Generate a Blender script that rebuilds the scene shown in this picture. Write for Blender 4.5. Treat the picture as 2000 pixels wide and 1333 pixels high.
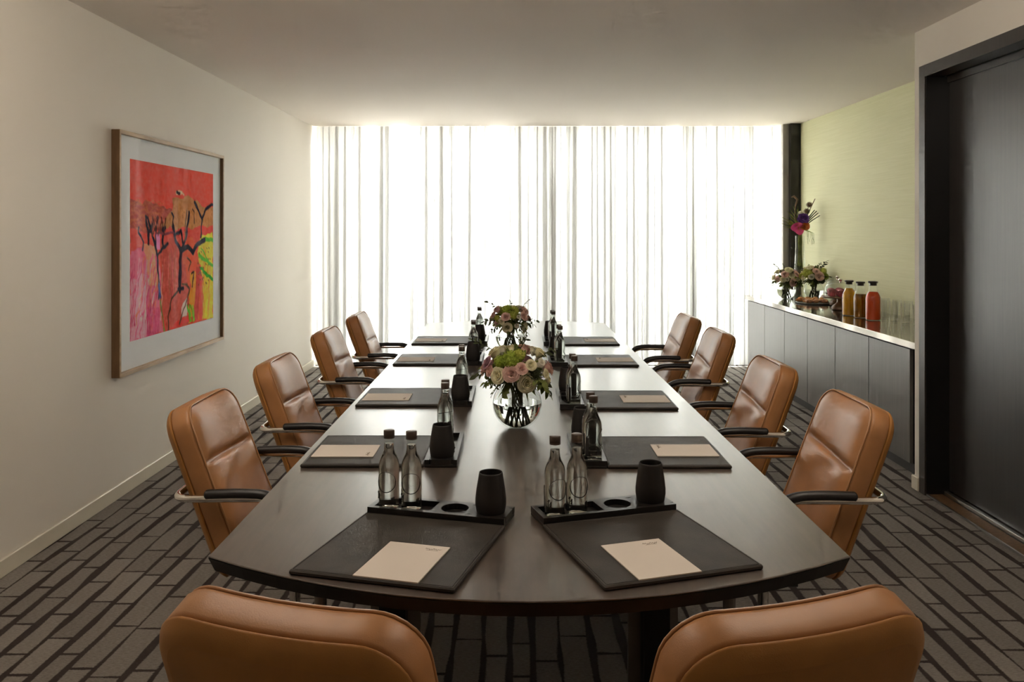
import bpy, math, random
import numpy as np
from mathutils import Vector, Matrix, Euler

for o in list(bpy.data.objects):
    bpy.data.objects.remove(o, do_unlink=True)
SC = bpy.context.scene
COL = SC.collection
PI = math.pi
random.seed(7)

# ------------------------------------------------------------------ camera
F_PX, VPX, VPY, CAM_H = 1650.0, 1006.0, 450.0, 1.48
cam_d = bpy.data.cameras.new('camera')
cam_d.sensor_fit = 'HORIZONTAL'
cam_d.sensor_width = 36.0
cam_d.lens = 36.0 * F_PX / 2000.0
cam_d.shift_x = -(VPX - 1000.0) / 2000.0
cam_d.shift_y = (VPY - 666.5) / 2000.0
cam_d.clip_start = 0.02
cam = bpy.data.objects.new('camera', cam_d)
COL.objects.link(cam)
cam.location = (0, 0, CAM_H)
cam.rotation_euler = (PI / 2, 0, 0)
SC.camera = cam

# ------------------------------------------------------------------ sky, light, exposure
SKY_STRENGTH = 29.0
FILL_STRENGTH = 10.5  # glow of the added fill globes on the ceiling
w = bpy.data.worlds.new('sky')
SC.world = w
w.use_nodes = True
w.node_tree.nodes['Background'].inputs[0].default_value = (1.0, 0.985, 0.955, 1)
w.node_tree.nodes['Background'].inputs[1].default_value = SKY_STRENGTH


def sky_portal(name, loc, rot, sx, sy):      # guides the sampling of sky light through a window opening
    d = bpy.data.lights.new(name, 'AREA')
    d.shape = 'RECTANGLE'
    d.size, d.size_y = sx, sy
    d.cycles.is_portal = True
    o = bpy.data.objects.new(name, d)
    COL.objects.link(o)
    o.location, o.rotation_euler = loc, rot


YN = -2.4
sky_portal('window_portal', (0.41, 9.66, 1.31), (-PI / 2, 0, 0), 5.2, 2.62)

vs = SC.view_settings
vs.view_transform = 'Standard'
vs.look = 'None'
vs.gamma = 1.0
vs.use_curve_mapping = False
vs.exposure = 0.40
cy = SC.cycles
cy.use_denoising = True
cy.max_bounces = 7
cy.diffuse_bounces = 4
cy.glossy_bounces = 3
cy.transmission_bounces = 8
cy.transparent_max_bounces = 12
cy.use_adaptive_sampling = True
cy.adaptive_threshold = 0.12
cy.adaptive_min_samples = 16
cy.caustics_reflective = False
cy.caustics_refractive = False
cy.sample_clamp_indirect = 8.0


# ------------------------------------------------------------------ helpers
class MB:
    """collects shapes, builds ONE mesh"""
    def __init__(self):
        self.v, self.f = [], []

    def add(self, verts, faces):
        n = len(self.v)
        self.v += [tuple(p) for p in verts]
        self.f += [tuple(i + n for i in q) for q in faces]
        return self

    def box(self, x0, x1, y0, y1, z0, z1, b=0.0):
        if b <= 0:
            vs_ = [(x0, y0, z0), (x1, y0, z0), (x1, y1, z0), (x0, y1, z0),
                   (x0, y0, z1), (x1, y0, z1), (x1, y1, z1), (x0, y1, z1)]
            fs = [(0, 3, 2, 1), (4, 5, 6, 7), (0, 1, 5, 4), (1, 2, 6, 5), (2, 3, 7, 6), (3, 0, 4, 7)]
            return self.add(vs_, fs)
        return self.slab([(x0, y0), (x1, y0), (x1, y1), (x0, y1)], z0, z1, b, b)

    def slab(self, pts, z0, z1, b=0.0, r=0.0, seg=3):
        """extruded polygon (ccw) with rounded corners r and bevelled rims b"""
        if r > 0:
            pts = round_poly(pts, r, seg)
        n = len(pts)
        if b > 0:
            ins = inset_poly(pts, b)
            rings = [(ins, z0), (pts, z0 + b), (pts, z1 - b), (ins, z1)]
        else:
            rings = [(pts, z0), (pts, z1)]
        vs_, fs = [], []
        for P, z in rings:
            vs_ += [(p[0], p[1], z) for p in P]
        for k in range(len(rings) - 1):
            for i in range(n):
                j = (i + 1) % n
                fs.append((k * n + i, k * n + j, (k + 1) * n + j, (k + 1) * n + i))
        fs.append(tuple(reversed(range(n))))
        fs.append(tuple(range((len(rings) - 1) * n, len(rings) * n)))
        return self.add(vs_, fs)

    def lathe(self, prof, seg=24, c=(0, 0, 0), cap0=True, cap1=True):
        """prof: list of (r, z) from bottom to top"""
        vs_, fs = [], []
        n = len(prof)
        for r, z in prof:
            for i in range(seg):
                a = 2 * PI * i / seg
                vs_.append((c[0] + r * math.cos(a), c[1] + r * math.sin(a), c[2] + z))
        for k in range(n - 1):
            for i in range(seg):
                j = (i + 1) % seg
                fs.append((k * seg + i, k * seg + j, (k + 1) * seg + j, (k + 1) * seg + i))
        if cap0:
            fs.append(tuple(reversed(range(seg))))
        if cap1:
            fs.append(tuple(range((n - 1) * seg, n * seg)))
        return self.add(vs_, fs)

    def tube(self, path, r, seg=10, closed=False, flat=1.0):
        """swept round section; r may be a list"""
        P = [Vector(p) for p in path]
        n = len(P)
        R = r if isinstance(r, (list, tuple)) else [r] * n
        vs_, fs = [], []
        up = None
        for i in range(n):
            a = P[(i - 1) % n] if (closed or i > 0) else P[i]
            b = P[(i + 1) % n] if (closed or i < n - 1) else P[i]
            t = (b - a).normalized()
            if up is None:
                ref = Vector((0, 0, 1)) if abs(t.z) < 0.9 else Vector((1, 0, 0))
                up = (ref - t * ref.dot(t)).normalized()
            else:
                up = (up - t * up.dot(t)).normalized()
            s = t.cross(up)
            for k in range(seg):
                an = 2 * PI * k / seg
                vs_.append(P[i] + R[i] * (s * math.cos(an) + up * (math.sin(an) * flat)))
        m = n if closed else n - 1
        for i in range(m):
            j = (i + 1) % n
            for k in range(seg):
                l = (k + 1) % seg
                fs.append((i * seg + k, i * seg + l, j * seg + l, j * seg + k))
        if not closed:
            fs.append(tuple(reversed(range(seg))))
            fs.append(tuple(range((n - 1) * seg, n * seg)))
        return self.add(vs_, fs)

    def sphere(self, c, r, seg=12, rings=8, sc=(1, 1, 1)):
        prof = []
        for i in range(1, rings):
            a = -PI / 2 + PI * i / rings
            prof.append((r * math.cos(a), r * math.sin(a)))
        vs_, fs = [], []
        for rr, z in prof:
            for k in range(seg):
                an = 2 * PI * k / seg
                vs_.append((c[0] + sc[0] * rr * math.cos(an), c[1] + sc[1] * rr * math.sin(an), c[2] + sc[2] * z))
        n = len(prof)
        for i in range(n - 1):
            for k in range(seg):
                l = (k + 1) % seg
                fs.append((i * seg + k, i * seg + l, (i + 1) * seg + l, (i + 1) * seg + k))
        b0 = len(vs_)
        vs_.append((c[0], c[1], c[2] - sc[2] * r))
        vs_.append((c[0], c[1], c[2] + sc[2] * r))
        for k in range(seg):
            l = (k + 1) % seg
            fs.append((b0, l, k))
            fs.append((b0 + 1, (n - 1) * seg + k, (n - 1) * seg + l))
        return self.add(vs_, fs)

    def xform(self, M):
        self.v = [tuple(M @ Vector(p)) for p in self.v]
        return self

    def mesh(self, name, mat=None, smooth=False):
        me = bpy.data.meshes.new(name)
        me.from_pydata(self.v, [], self.f)
        if smooth:
            me.polygons.foreach_set('use_smooth', [True] * len(me.polygons))
            if smooth != 'all':
                me.set_sharp_from_angle(angle=math.radians(40))
        if mat:
            me.materials.append(mat)
        me.update()
        return me

    def build(self, name, mat=None, parent=None, smooth=False):
        return link(name, self.mesh(name, mat, smooth), parent)


def round_poly(pts, r, seg=3):
    out = []
    n = len(pts)
    for i in range(n):
        p0, p1, p2 = Vector(pts[i - 1]), Vector(pts[i]), Vector(pts[(i + 1) % n])
        a, b = (p0 - p1).normalized(), (p2 - p1).normalized()
        ang = a.angle(b)
        d = min(r / math.tan(ang / 2), (p0 - p1).length * .49, (p2 - p1).length * .49)
        s, e = p1 + a * d, p1 + b * d
        for k in range(seg + 1):
            t = k / seg
            q = s * (1 - t) ** 2 + p1 * 2 * t * (1 - t) + e * t * t
            out.append((q.x, q.y))
    return out


def inset_poly(pts, b):
    n = len(pts)
    out = []
    for i in range(n):
        p0, p1, p2 = Vector(pts[i - 1]), Vector(pts[i]), Vector(pts[(i + 1) % n])
        e1, e2 = (p1 - p0), (p2 - p1)
        n1 = Vector((-e1.y, e1.x)).normalized() if e1.length > 1e-9 else Vector((0, 0))
        n2 = Vector((-e2.y, e2.x)).normalized() if e2.length > 1e-9 else n1
        m = (n1 + n2)
        m = m.normalized() if m.length > 1e-6 else n1
        k = b / max(.4, m.dot(n2))
        out.append((p1.x + m.x * k, p1.y + m.y * k))
    return out


def link(name, data, parent=None):
    o = bpy.data.objects.new(name, data)
    COL.objects.link(o)
    if parent is not None:
        o.parent = parent
    return o


def tag(o, label, cat, group=None, kind=None):
    o['label'] = label
    o['category'] = cat
    if group:
        o['group'] = group
    if kind:
        o['kind'] = kind
    return o


def thing(name, loc, rz=0.0, label=None, cat=None, group=None):
    o = bpy.data.objects.new(name, None)
    COL.objects.link(o)
    o.empty_display_size = 0.05
    o.location = loc
    o.rotation_euler = (0, 0, rz)
    if label:
        tag(o, label, cat, group)
    return o


def struct(o):
    o['kind'] = 'structure'
    return o


def copy_tree(o, parent=None):
    c = o.copy()
    COL.objects.link(c)
    c.parent = parent
    for ch in list(o.children):
        copy_tree(ch, c)
    return c


def arc_path(pts, r, seg=6):
    """3-D polyline with rounded corners"""
    P = [Vector(p) for p in pts]
    out = [P[0]]
    for i in range(1, len(P) - 1):
        a, b = (P[i - 1] - P[i]), (P[i + 1] - P[i])
        d = min(r, a.length * .49, b.length * .49)
        s, e = P[i] + a.normalized() * d, P[i] + b.normalized() * d
        for k in range(seg + 1):
            t = k / seg
            out.append(s * (1 - t) ** 2 + P[i] * 2 * t * (1 - t) + e * t * t)
    out.append(P[-1])
    return out


# ------------------------------------------------------------------ materials
def new_mat(name):
    m = bpy.data.materials.new(name)
    m.use_nodes = True
    nt = m.node_tree
    return m, nt, nt.nodes['Principled BSDF']


def N(nt, kind, **kw):
    n = nt.nodes.new(kind)
    for k, v in kw.items():
        setattr(n, k, v)
    return n


def L(nt, a, b):
    nt.links.new(a, b)


def coords(nt, scale=(1, 1, 1), space='Object'):
    tc = N(nt, 'ShaderNodeTexCoord')
    mp = N(nt, 'ShaderNodeMapping')
    mp.inputs['Scale'].default_value = scale
    L(nt, tc.outputs[space], mp.inputs['Vector'])
    return mp.outputs['Vector']


def ramp(nt, fac, c0, c1, p0=0.0, p1=1.0):
    r = N(nt, 'ShaderNodeValToRGB')
    r.color_ramp.elements[0].position = p0
    r.color_ramp.elements[1].position = p1
    r.color_ramp.elements[0].color = (*c0, 1)
    r.color_ramp.elements[1].color = (*c1, 1)
    L(nt, fac, r.inputs[0])
    return r.outputs[0]


def noise(nt, vec, scale, detail=4, rough=.5):
    n = N(nt, 'ShaderNodeTexNoise')
    n.inputs['Scale'].default_value = scale
    n.inputs['Detail'].default_value = detail
    n.inputs['Roughness'].default_value = rough
    if vec is not None:
        L(nt, vec, n.inputs['Vector'])
    return n.outputs['Fac']


def bump(nt, bsdf, h, strength, dist=.01):
    b = N(nt, 'ShaderNodeBump')
    b.inputs['Strength'].default_value = strength
    b.inputs['Distance'].default_value = dist
    L(nt, h, b.inputs['Height'])
    L(nt, b.outputs[0], bsdf.inputs['Normal'])


def M(name, col, rough=.5, metal=0.0, var=0.0, vscale=8.0, stretch=(1, 1, 1), bmp=0.0, bscale=200.0,
      spec=.5, coat=0.0, coat_rough=.1, trans=0.0, sss=0.0):
    m, nt, p = new_mat(name)
    p.inputs['Roughness'].default_value = rough
    p.inputs['Metallic'].default_value = metal
    p.inputs['Specular IOR Level'].default_value = spec
    p.inputs['Coat Weight'].default_value = coat
    p.inputs['Coat Roughness'].default_value = coat_rough
    p.inputs['Transmission Weight'].default_value = trans
    v = coords(nt, stretch)
    lo = tuple(max(0, c * (1 - var)) for c in col)
    hi = tuple(min(1, c * (1 + var)) for c in col)
    L(nt, ramp(nt, noise(nt, v, vscale), lo, hi, .3, .7), p.inputs['Base Color'])
    if bmp > 0:
        bump(nt, p, noise(nt, v, bscale, 3), bmp, .002)
    return m


def thin_glass(name, tint=(.97, .98, .97), rough=.02, f0=.04, f90=1.0):
    """clear sheet: Schlick mix of straight-through and mirror, the same from both sides"""
    m = bpy.data.materials.new(name)
    m.use_nodes = True
    nt = m.node_tree
    nt.nodes.clear()
    out = N(nt, 'ShaderNodeOutputMaterial')
    mx = N(nt, 'ShaderNodeMixShader')
    tr = N(nt, 'ShaderNodeBsdfTransparent')
    gl = N(nt, 'ShaderNodeBsdfGlossy')
    ge = N(nt, 'ShaderNodeNewGeometry')
    dt = N(nt, 'ShaderNodeVectorMath', operation='DOT_PRODUCT')
    L(nt, ge.outputs['Incoming'], dt.inputs[0])
    L(nt, ge.outputs['Normal'], dt.inputs[1])

    def mth(op, a, b=0.0):
        n = N(nt, 'ShaderNodeMath', operation=op)
        for i, q in enumerate((a, b)):
            if isinstance(q, (int, float)):
                n.inputs[i].default_value = q
            else:
                L(nt, q, n.inputs[i])
        return n.outputs[0]
    f = mth('POWER', mth('SUBTRACT', 1.0, mth('ABSOLUTE', dt.outputs['Value'])), 5.0)
    f = mth('ADD', mth('MULTIPLY', f, f90 - f0), f0)
    tr.inputs[0].default_value = (*tint, 1)
    gl.inputs['Roughness'].default_value = rough
    L(nt, f, mx.inputs[0])
    L(nt, tr.outputs[0], mx.inputs[1])
    L(nt, gl.outputs[0], mx.inputs[2])
    L(nt, mx.outputs[0], out.inputs[0])
    return m


def solid_glass(name, col, ior):
    m, nt, p = new_mat(name)
    p.inputs['Base Color'].default_value = (*col, 1)
    p.inputs['Transmission Weight'].default_value = 1
    p.inputs['Roughness'].default_value = 0.0
    p.inputs['IOR'].default_value = ior
    return m


MT = {}
MT['wall'] = M('cream_wall_paint', (.84, .785, .70), .55, var=.015, vscale=1.5, bmp=.05, bscale=150, spec=.15)
MT['ceiling'] = M('ceiling_paint', (.86, .785, .70), .8, var=.015, vscale=1.0, spec=.2)
MT['base'] = M('baseboard_paint', (.80, .74, .60), .35, var=.01)
MT['frame_black'] = M('black_lacquer', (.012, .011, .011), .35, var=.2, vscale=5)
MT['leather'] = M('tan_leather', (.39, .180, .068), .40, var=.12, vscale=9, bmp=.12, bscale=420, spec=.5)
MT['leather_rear'] = M('tan_leather_shell', (.37, .165, .042), .48, var=.12, vscale=9, bmp=.12, bscale=420, spec=.3)
MT['piping'] = M('tan_piping', (.42, .21, .09), .33, var=.05)
MT['chrome'] = M('chrome', (.75, .73, .70), .07, metal=1.0)
MT['pad'] = M('black_arm_pad', (.012, .010, .010), .38, var=.1, spec=.5)
MT['plastic'] = M('black_plastic', (.012, .012, .012), .5)
MT['mat'] = M('black_leather_mat', (.030, .024, .019), .55, var=.35, vscale=14, bmp=.25, bscale=350, spec=.35)
MT['tray'] = M('black_stained_tray', (.011, .0095, .0085), .35, var=.3, vscale=20, stretch=(1, 6, 6), spec=.5)
MT['cup'] = M('matt_black_ceramic', (.013, .011, .010), .55, var=.05, spec=.4)
MT['paper'] = M('notepaper', (.66, .60, .54), .75, var=.01, spec=.2)
MT['ink'] = M('grey_ink', (.25, .2, .16), .7)
MT['print_black'] = M('bottle_print_black', (.01, .01, .01), .5)
MT['cap'] = M('bottle_cap_metal', (.085, .062, .05), .42, metal=.35, var=.1)
MT['glass'] = thin_glass('clear_glass', (.985, .988, .985))
MT['glass_edge'] = thin_glass('greenish_glass', (.955, .975, .955))
MT['bottle_glass'] = thin_glass('bottle_glass', (.95, .965, .95), .0, .03, .30)
MT['water'] = solid_glass('water', (.97, .98, .96), 1.36)
MT['pane'] = thin_glass('window_glass', (.96, .97, .96), 0.0)
MT['museum'] = thin_glass('museum_glass', (.99, .99, .99), 0.0, .002, .05)
MT['oak'] = M('pale_oak', (.50, .36, .22), .5, var=.18, vscale=6, stretch=(6, 1, 6), spec=.3)
MT['oak_side'] = M('brown_oak_edge', (.19, .11, .055), .5, var=.2, vscale=6, stretch=(8, 8, 1), spec=.3)
MT['mount'] = M('white_mount_card', (.90, .93, .96), .8, var=.01, spec=.05)
MT['steel'] = M('polished_worktop', (.48, .44, .39), .10, metal=.85, var=.06, vscale=3)
MT['alu'] = M('brushed_aluminium', (.55, .53, .50), .3, metal=1.0, stretch=(1, 30, 1))
MT['grey_metal'] = M('grey_table_leg', (.16, .14, .12), .4, metal=.3)
MT['win_grey'] = M('window_frame_grey', (.22, .21, .195), .5)
MT['win_white'] = M('window_rail_white', (.62, .62, .6), .5)
MT['col_grey'] = M('grey_column_face', (.42, .40, .37), .6, var=.03)
MT['col_dark'] = M('dark_bronze_column', (.022, .018, .015), .4, var=.05)
MT['terrace'] = M('terrace_concrete', (.78, .78, .76), .9, var=.05, vscale=2)
MT['wood_board'] = M('walnut_stand', (.22, .115, .055), .4, var=.25, vscale=8, stretch=(1, 1, 6))
MT['slate'] = M('slate_platter', (.06, .055, .05), .55, var=.2)
MT['pastry'] = M('golden_pastry', (.62, .27, .08), .5, var=.45, vscale=45, bmp=.3, bscale=90)
MT['pastry2'] = M('sugared_pastry', (.66, .33, .18), .55, var=.4, vscale=60, bmp=.3, bscale=90)
MT['muffin_case'] = M('red_paper_case', (.55, .10, .14), .7, var=.2, vscale=30)
MT['muffin_top'] = M('muffin_crumb', (.48, .13, .15), .8, var=.4, vscale=60, bmp=.5, bscale=80)
MT['orange'] = M('orange_juice', (.82, .40, .015), .25, var=.05, spec=.5)
MT['amber'] = M('apple_juice', (.48, .19, .01), .08, trans=.75)
MT['red'] = M('red_juice', (.72, .075, .012), .25, var=.05, spec=.5)
MT['lid'] = M('dark_lid', (.05, .04, .035), .35, metal=.3)
def petal(name, col, var, vs, back=.38):
    m = bpy.data.materials.new(name)
    m.use_nodes = True
    nt = m.node_tree
    nt.nodes.clear()
    out, mx = N(nt, 'ShaderNodeOutputMaterial'), N(nt, 'ShaderNodeMixShader')
    d, t = N(nt, 'ShaderNodeBsdfDiffuse'), N(nt, 'ShaderNodeBsdfTranslucent')
    c = ramp(nt, noise(nt, coords(nt), vs), tuple(q * (1 - var) for q in col), tuple(min(.95, q * (1 + var)) for q in col), .3, .7)
    L(nt, c, d.inputs[0])
    L(nt, c, t.inputs[0])
    mx.inputs[0].default_value = back
    L(nt, d.outputs[0], mx.inputs[1])
    L(nt, t.outputs[0], mx.inputs[2])
    L(nt, mx.outputs[0], out.inputs[0])
    return m


MT['cream'] = petal('cream_petals', (.92, .84, .60), .1, 2.5)
MT['pink'] = petal('pink_petals', (.88, .60, .53), .12, 2.5)
MT['mauve'] = petal('mauve_petals', (.50, .30, .34), .2, 2.5)
MT['white'] = petal('white_petals', (.86, .82, .70), .08, 2.5)
MT['green_fl'] = petal('green_florets', (.40, .50, .09), .3, 2.5)
MT['lime'] = petal('lime_florets', (.58, .62, .15), .25, 2.5)
MT['leaf'] = petal('dark_leaf', (.075, .085, .045), .35, 15)
MT['leaf2'] = petal('olive_leaf', (.19, .22, .07), .35, 15)
MT['stem'] = M('green_stem', (.09, .09, .03), .6, var=.3)
MT['stem2'] = petal('fresh_stem', (.26, .30, .08), .35, 15)
MT['palm'] = M('palm_green', (.05, .075, .02), .5, var=.3)
MT['magenta'] = M('magenta_anthurium', (.75, .07, .27), .35, var=.25, vscale=12, spec=.5)
MT['purple'] = M('purple_petals', (.15, .05, .33), .5, var=.3, vscale=20)
MT['orange_fl'] = M('orange_petals', (.55, .13, .025), .5, var=.3, vscale=20)
MT['dry'] = M('dried_brown', (.20, .12, .07), .6, var=.4, vscale=20)


def curtain_mat():
    m = bpy.data.materials.new('sheer_voile')
    m.use_nodes = True
    nt = m.node_tree
    nt.nodes.clear()
    out = N(nt, 'ShaderNodeOutputMaterial')
    tr = N(nt, 'ShaderNodeBsdfTransparent')
    tl = N(nt, 'ShaderNodeBsdfTranslucent')
    df = N(nt, 'ShaderNodeBsdfDiffuse')
    tl.inputs[0].default_value = (.86, .86, .85, 1)
    df.inputs[0].default_value = (.85, .85, .84, 1)
    a = N(nt, 'ShaderNodeMixShader')
    a.inputs[0].default_value = .60
    L(nt, tl.outputs[0], a.inputs[1])
    L(nt, df.outputs[0], a.inputs[2])
    b = N(nt, 'ShaderNodeMixShader')
    b.inputs[0].default_value = .87
    L(nt, tr.outputs[0], b.inputs[1])
    L(nt, a.outputs[0], b.inputs[2])
    L(nt, b.outputs[0], out.inputs[0])
    return m


MT['voile'] = curtain_mat()


def table_mat():
    m, nt, p = new_mat('dark_stained_table_veneer')
    v = coords(nt, (14, 1.2, 14))
    g = noise(nt, v, 3.0, 8, .6)
    L(nt, ramp(nt, g, (.044, .033, .026), (.095, .072, .057), .3, .75), p.inputs['Base Color'])
    p.inputs['Roughness'].default_value = .33
    r = N(nt, 'ShaderNodeMapRange')
    L(nt, g, r.inputs[0])
    r.inputs[3].default_value, r.inputs[4].default_value = .31, .39
    p.inputs['Coat Weight'].default_value = .6
    p.inputs['Coat Roughness'].default_value = .25
    L(nt, r.outputs[0], p.inputs['Roughness'])
    p.inputs['Specular IOR Level'].default_value = .9
    bump(nt, p, g, .03, .002)
    return m


MT['table'] = table_mat()
MT['table_edge'] = M('black_table_edge', (.006, .005, .004), .5, spec=.3)


def wood_panel_mat(name, lo, hi, rough, spec, stretch=(40, 40, 1.5)):
    m, nt, p = new_mat(name)
    v = coords(nt, stretch)
    g = noise(nt, v, 1.5, 6, .6)
    L(nt, ramp(nt, g, lo, hi, .3, .7), p.inputs['Base Color'])
    r = N(nt, 'ShaderNodeMapRange')
    L(nt, g, r.inputs[0])
    r.inputs[3].default_value, r.inputs[4].default_value = rough - .06, rough + .06
    L(nt, r.outputs[0], p.inputs['Roughness'])
    p.inputs['Specular IOR Level'].default_value = spec
    bump(nt, p, g, .04, .003)
    return m


MT['door'] = wood_panel_mat('black_door_veneer', (.024, .021, .020), (.048, .042, .039), .36, 1.0)
MT['door_frame'] = wood_panel_mat('dark_door_frame', (.035, .027, .022), (.055, .044, .036), .38, .6)
MT['cabinet'] = wood_panel_mat('grey_brown_cabinet', (.11, .098, .089), (.155, .138, .126), .38, .9)
MT['plinth'] = wood_panel_mat('dark_plinth', (.03, .026, .024), (.05, .043, .04), .45, .5)


def green_wall_mat():
    m, nt, p = new_mat('green_grasscloth')
    v = coords(nt, (1, 1.2, 60))
    g = noise(nt, v, 1.6, 6, .65)
    L(nt, ramp(nt, g, (.75, .74, .45), (.83, .82, .54), .3, .7), p.inputs['Base Color'])
    p.inputs['Roughness'].default_value = .7
    bump(nt, p, g, .15, .003)
    return m


MT['green_wall'] = green_wall_mat()


def carpet_mat():
    m, nt, p = new_mat('brick_patterned_carpet')
    tc = N(nt, 'ShaderNodeTexCoord')
    sx = N(nt, 'ShaderNodeSeparateXYZ')
    L(nt, tc.outputs['Object'], sx.inputs[0])

    def mth(op, a, b=None):
        n = N(nt, 'ShaderNodeMath', operation=op)
        for i, q in enumerate((a, b)):
            if q is None:
                continue
            if isinstance(q, (int, float)):
                n.inputs[i].default_value = q
            else:
                L(nt, q, n.inputs[i])
        return n.outputs[0]
    # gently wandering columns that run towards the window
    mp = N(nt, 'ShaderNodeMapping')
    mp.inputs['Scale'].default_value = (2.2, .55, 1)
    L(nt, tc.outputs['Object'], mp.inputs[0])
    wob = noise(nt, mp.outputs[0], 1.0, 1)
    x = mth('ADD', sx.outputs[0], mth('MULTIPLY', mth('SUBTRACT', wob, .5), .11))
    x = mth('MULTIPLY', mth('ADD', x, 20.0), 1 / .098)

    def vor(feature, wv, rnd):
        n = N(nt, 'ShaderNodeTexVoronoi', voronoi_dimensions='1D', feature=feature)
        n.inputs['Scale'].default_value = 1
        n.inputs['Randomness'].default_value = rnd
        L(nt, wv, n.inputs['W'])
        return n
    e1 = vor('DISTANCE_TO_EDGE', x, .55).outputs['Distance']
    c1 = vor('F1', x, .55).outputs['Color']
    sp = N(nt, 'ShaderNodeSeparateColor')
    L(nt, c1, sp.inputs[0])
    y = mth('ADD', mth('MULTIPLY', sx.outputs[1], 1 / .30), mth('MULTIPLY', sp.outputs[0], 53.0))
    y = mth('ADD', y, mth('MULTIPLY', sp.outputs[1], 17.0))
    v2 = vor('DISTANCE_TO_EDGE', y, .75)
    e2 = v2.outputs['Distance']
    c2 = vor('F1', y, .75).outputs['Color']
    sp2 = N(nt, 'ShaderNodeSeparateColor')
    L(nt, c2, sp2.inputs[0])
    # line widths vary
    mp2 = N(nt, 'ShaderNodeMapping')
    mp2.inputs['Scale'].default_value = (9, 2.4, 1)
    L(nt, tc.outputs['Object'], mp2.inputs[0])
    wn = noise(nt, mp2.outputs[0], 1.0, 1)
    th1 = mth('ADD', mth('MULTIPLY', mth('SUBTRACT', wn, .35), .42), .045)
    th1 = mth('MAXIMUM', th1, .03)
    th2 = mth('ADD', mth('MULTIPLY', mth('SUBTRACT', wn, .4), .05), .016)
    th2 = mth('MAXIMUM', th2, .010)
    fuzz = mth('MULTIPLY', mth('SUBTRACT', noise(nt, tc.outputs['Object'], 130, 3), .5), .09)
    a = mth('SUBTRACT', mth('ADD', e1, fuzz), th1)
    b = mth('SUBTRACT', mth('ADD', e2, mth('MULTIPLY', fuzz, .3)), th2)
    r1 = N(nt, 'ShaderNodeMapRange')
    L(nt, a, r1.inputs[0])
    r1.inputs[1].default_value, r1.inputs[2].default_value = -.02, .03
    r2 = N(nt, 'ShaderNodeMapRange')
    L(nt, b, r2.inputs[0])
    r2.inputs[1].default_value, r2.inputs[2].default_value = -.004, .006
    brick = mth('MULTIPLY', r1.outputs[0], r2.outputs[0])
    mp3 = N(nt, 'ShaderNodeMapping')
    mp3.inputs['Scale'].default_value = (60, 220, 1)
    L(nt, tc.outputs['Object'], mp3.inputs[0])
    pile = noise(nt, mp3.outputs[0], 1.0, 4, .7)
    tone = mth('ADD', mth('MULTIPLY', sp2.outputs[0], .16), mth('MULTIPLY', pile, .84))
    light = ramp(nt, tone, (.195, .175, .156), (.40, .365, .33), .3, .7)
    dark = ramp(nt, pile, (.050, .038, .035), (.085, .066, .060), .2, .8)
    mx = N(nt, 'ShaderNodeMix', data_type='RGBA')
    L(nt, brick, mx.inputs[0])
    L(nt, dark, mx.inputs[6])
    L(nt, light, mx.inputs[7])
    L(nt, mx.outputs[2], p.inputs['Base Color'])
    p.inputs['Roughness'].default_value = .95
    p.inputs['Specular IOR Level'].default_value = .1
    h = mth('ADD', mth('MULTIPLY', brick, .6), mth('MULTIPLY', pile, .8))
    bump(nt, p, h, .8, .008)
    return m


MT['carpet'] = carpet_mat()

# ------------------------------------------------------------------ room
XL, XR, XG = -2.195, 2.29, 3.02          # left wall, door wall, green recess wall
YB, YW = 9.62, 4.84            # window plane, wall behind camera, end of the door wall
ZC = 2.61

floor = struct(MB().box(XL - .2, 3.4, YN - .2, YB + .1, -.1, 0).build('floor', MT['carpet']))
struct(MB().box(XL - .2, 3.4, YN - .2, YB + .05, ZC, ZC + .15).build('ceiling', MT['ceiling']))
struct(MB().box(XL - .15, XL, YN, YB + .05, 0, ZC).build('wall_left', MT['wall']))
struct(MB().box(XL - .15, 3.4, YN - .15, YN, 0, ZC).build('wall_near', MT['wall']))
struct(MB().box(XG, XG + .15, YW - .4, YB + .05, 0, ZC).build('wall_recess', MT['green_wall']))
# door wall, with its opening
DY0, DY1, DZ = 2.55, 4.711, 2.337
wr = MB()
wr.box(XR, XR + .10, DY1 + .066, YW, 0, ZC)
wr.box(XR, XR + .10, YN, DY0 - .066, 0, ZC)
wr.box(XR, XR + .10, DY0 - .066, DY1 + .066, DZ + .066, ZC)
wr.box(XR + .10, XG, YW - .10, YW, 0, ZC)
wr.box(XR + .22, XR + .30, YN, YW - .1, 0, ZC)
struct(wr.build('wall_right', MT['wall']))
tr1 = struct(MB().box(XR - .006, XR + .10, DY1, DY1 + .066, 0, DZ + .066)
             .box(XR - .006, XR + .10, DY0 - .066, DY0, 0, DZ + .066)
             .box(XR - .006, XR + .10, DY0, DY1, DZ, DZ + .066).build('trim_1', MT['door_frame']))
MB().box(XR + .001, XR + .215, DY1 - .006, DY1 + .002, 0.012, DZ).build('jamb_lining', MT['frame_black'], tr1)
d1 = thing('door_1', (XR + .13, 3.63, 0))
struct(d1)
d1['label'] = 'black sliding door panel recessed in the right wall'
d1['kind'] = 'structure'
MB().box(0, .045, -1.09, 1.08, .03, DZ + .008, .002).build('door_panel', MT['door'], d1)
MB().box(-.012, .0, -1.09, 1.08, DZ - .035, DZ + .004).build('top_track', MT['door_frame'], d1)
MB().box(-.030, -.006, -1.09, 1.08, .002, .026, .002).build('floor_track', MT['alu'], d1)
MB().box(-.128, -.118, -1.09, 1.08, .001, .010).build('threshold_strip', MT['alu'], d1)
MB().box(-.112, -.036, -1.09, 1.08, .001, .006).build('threshold_board', MT['oak_side'], d1)

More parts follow.
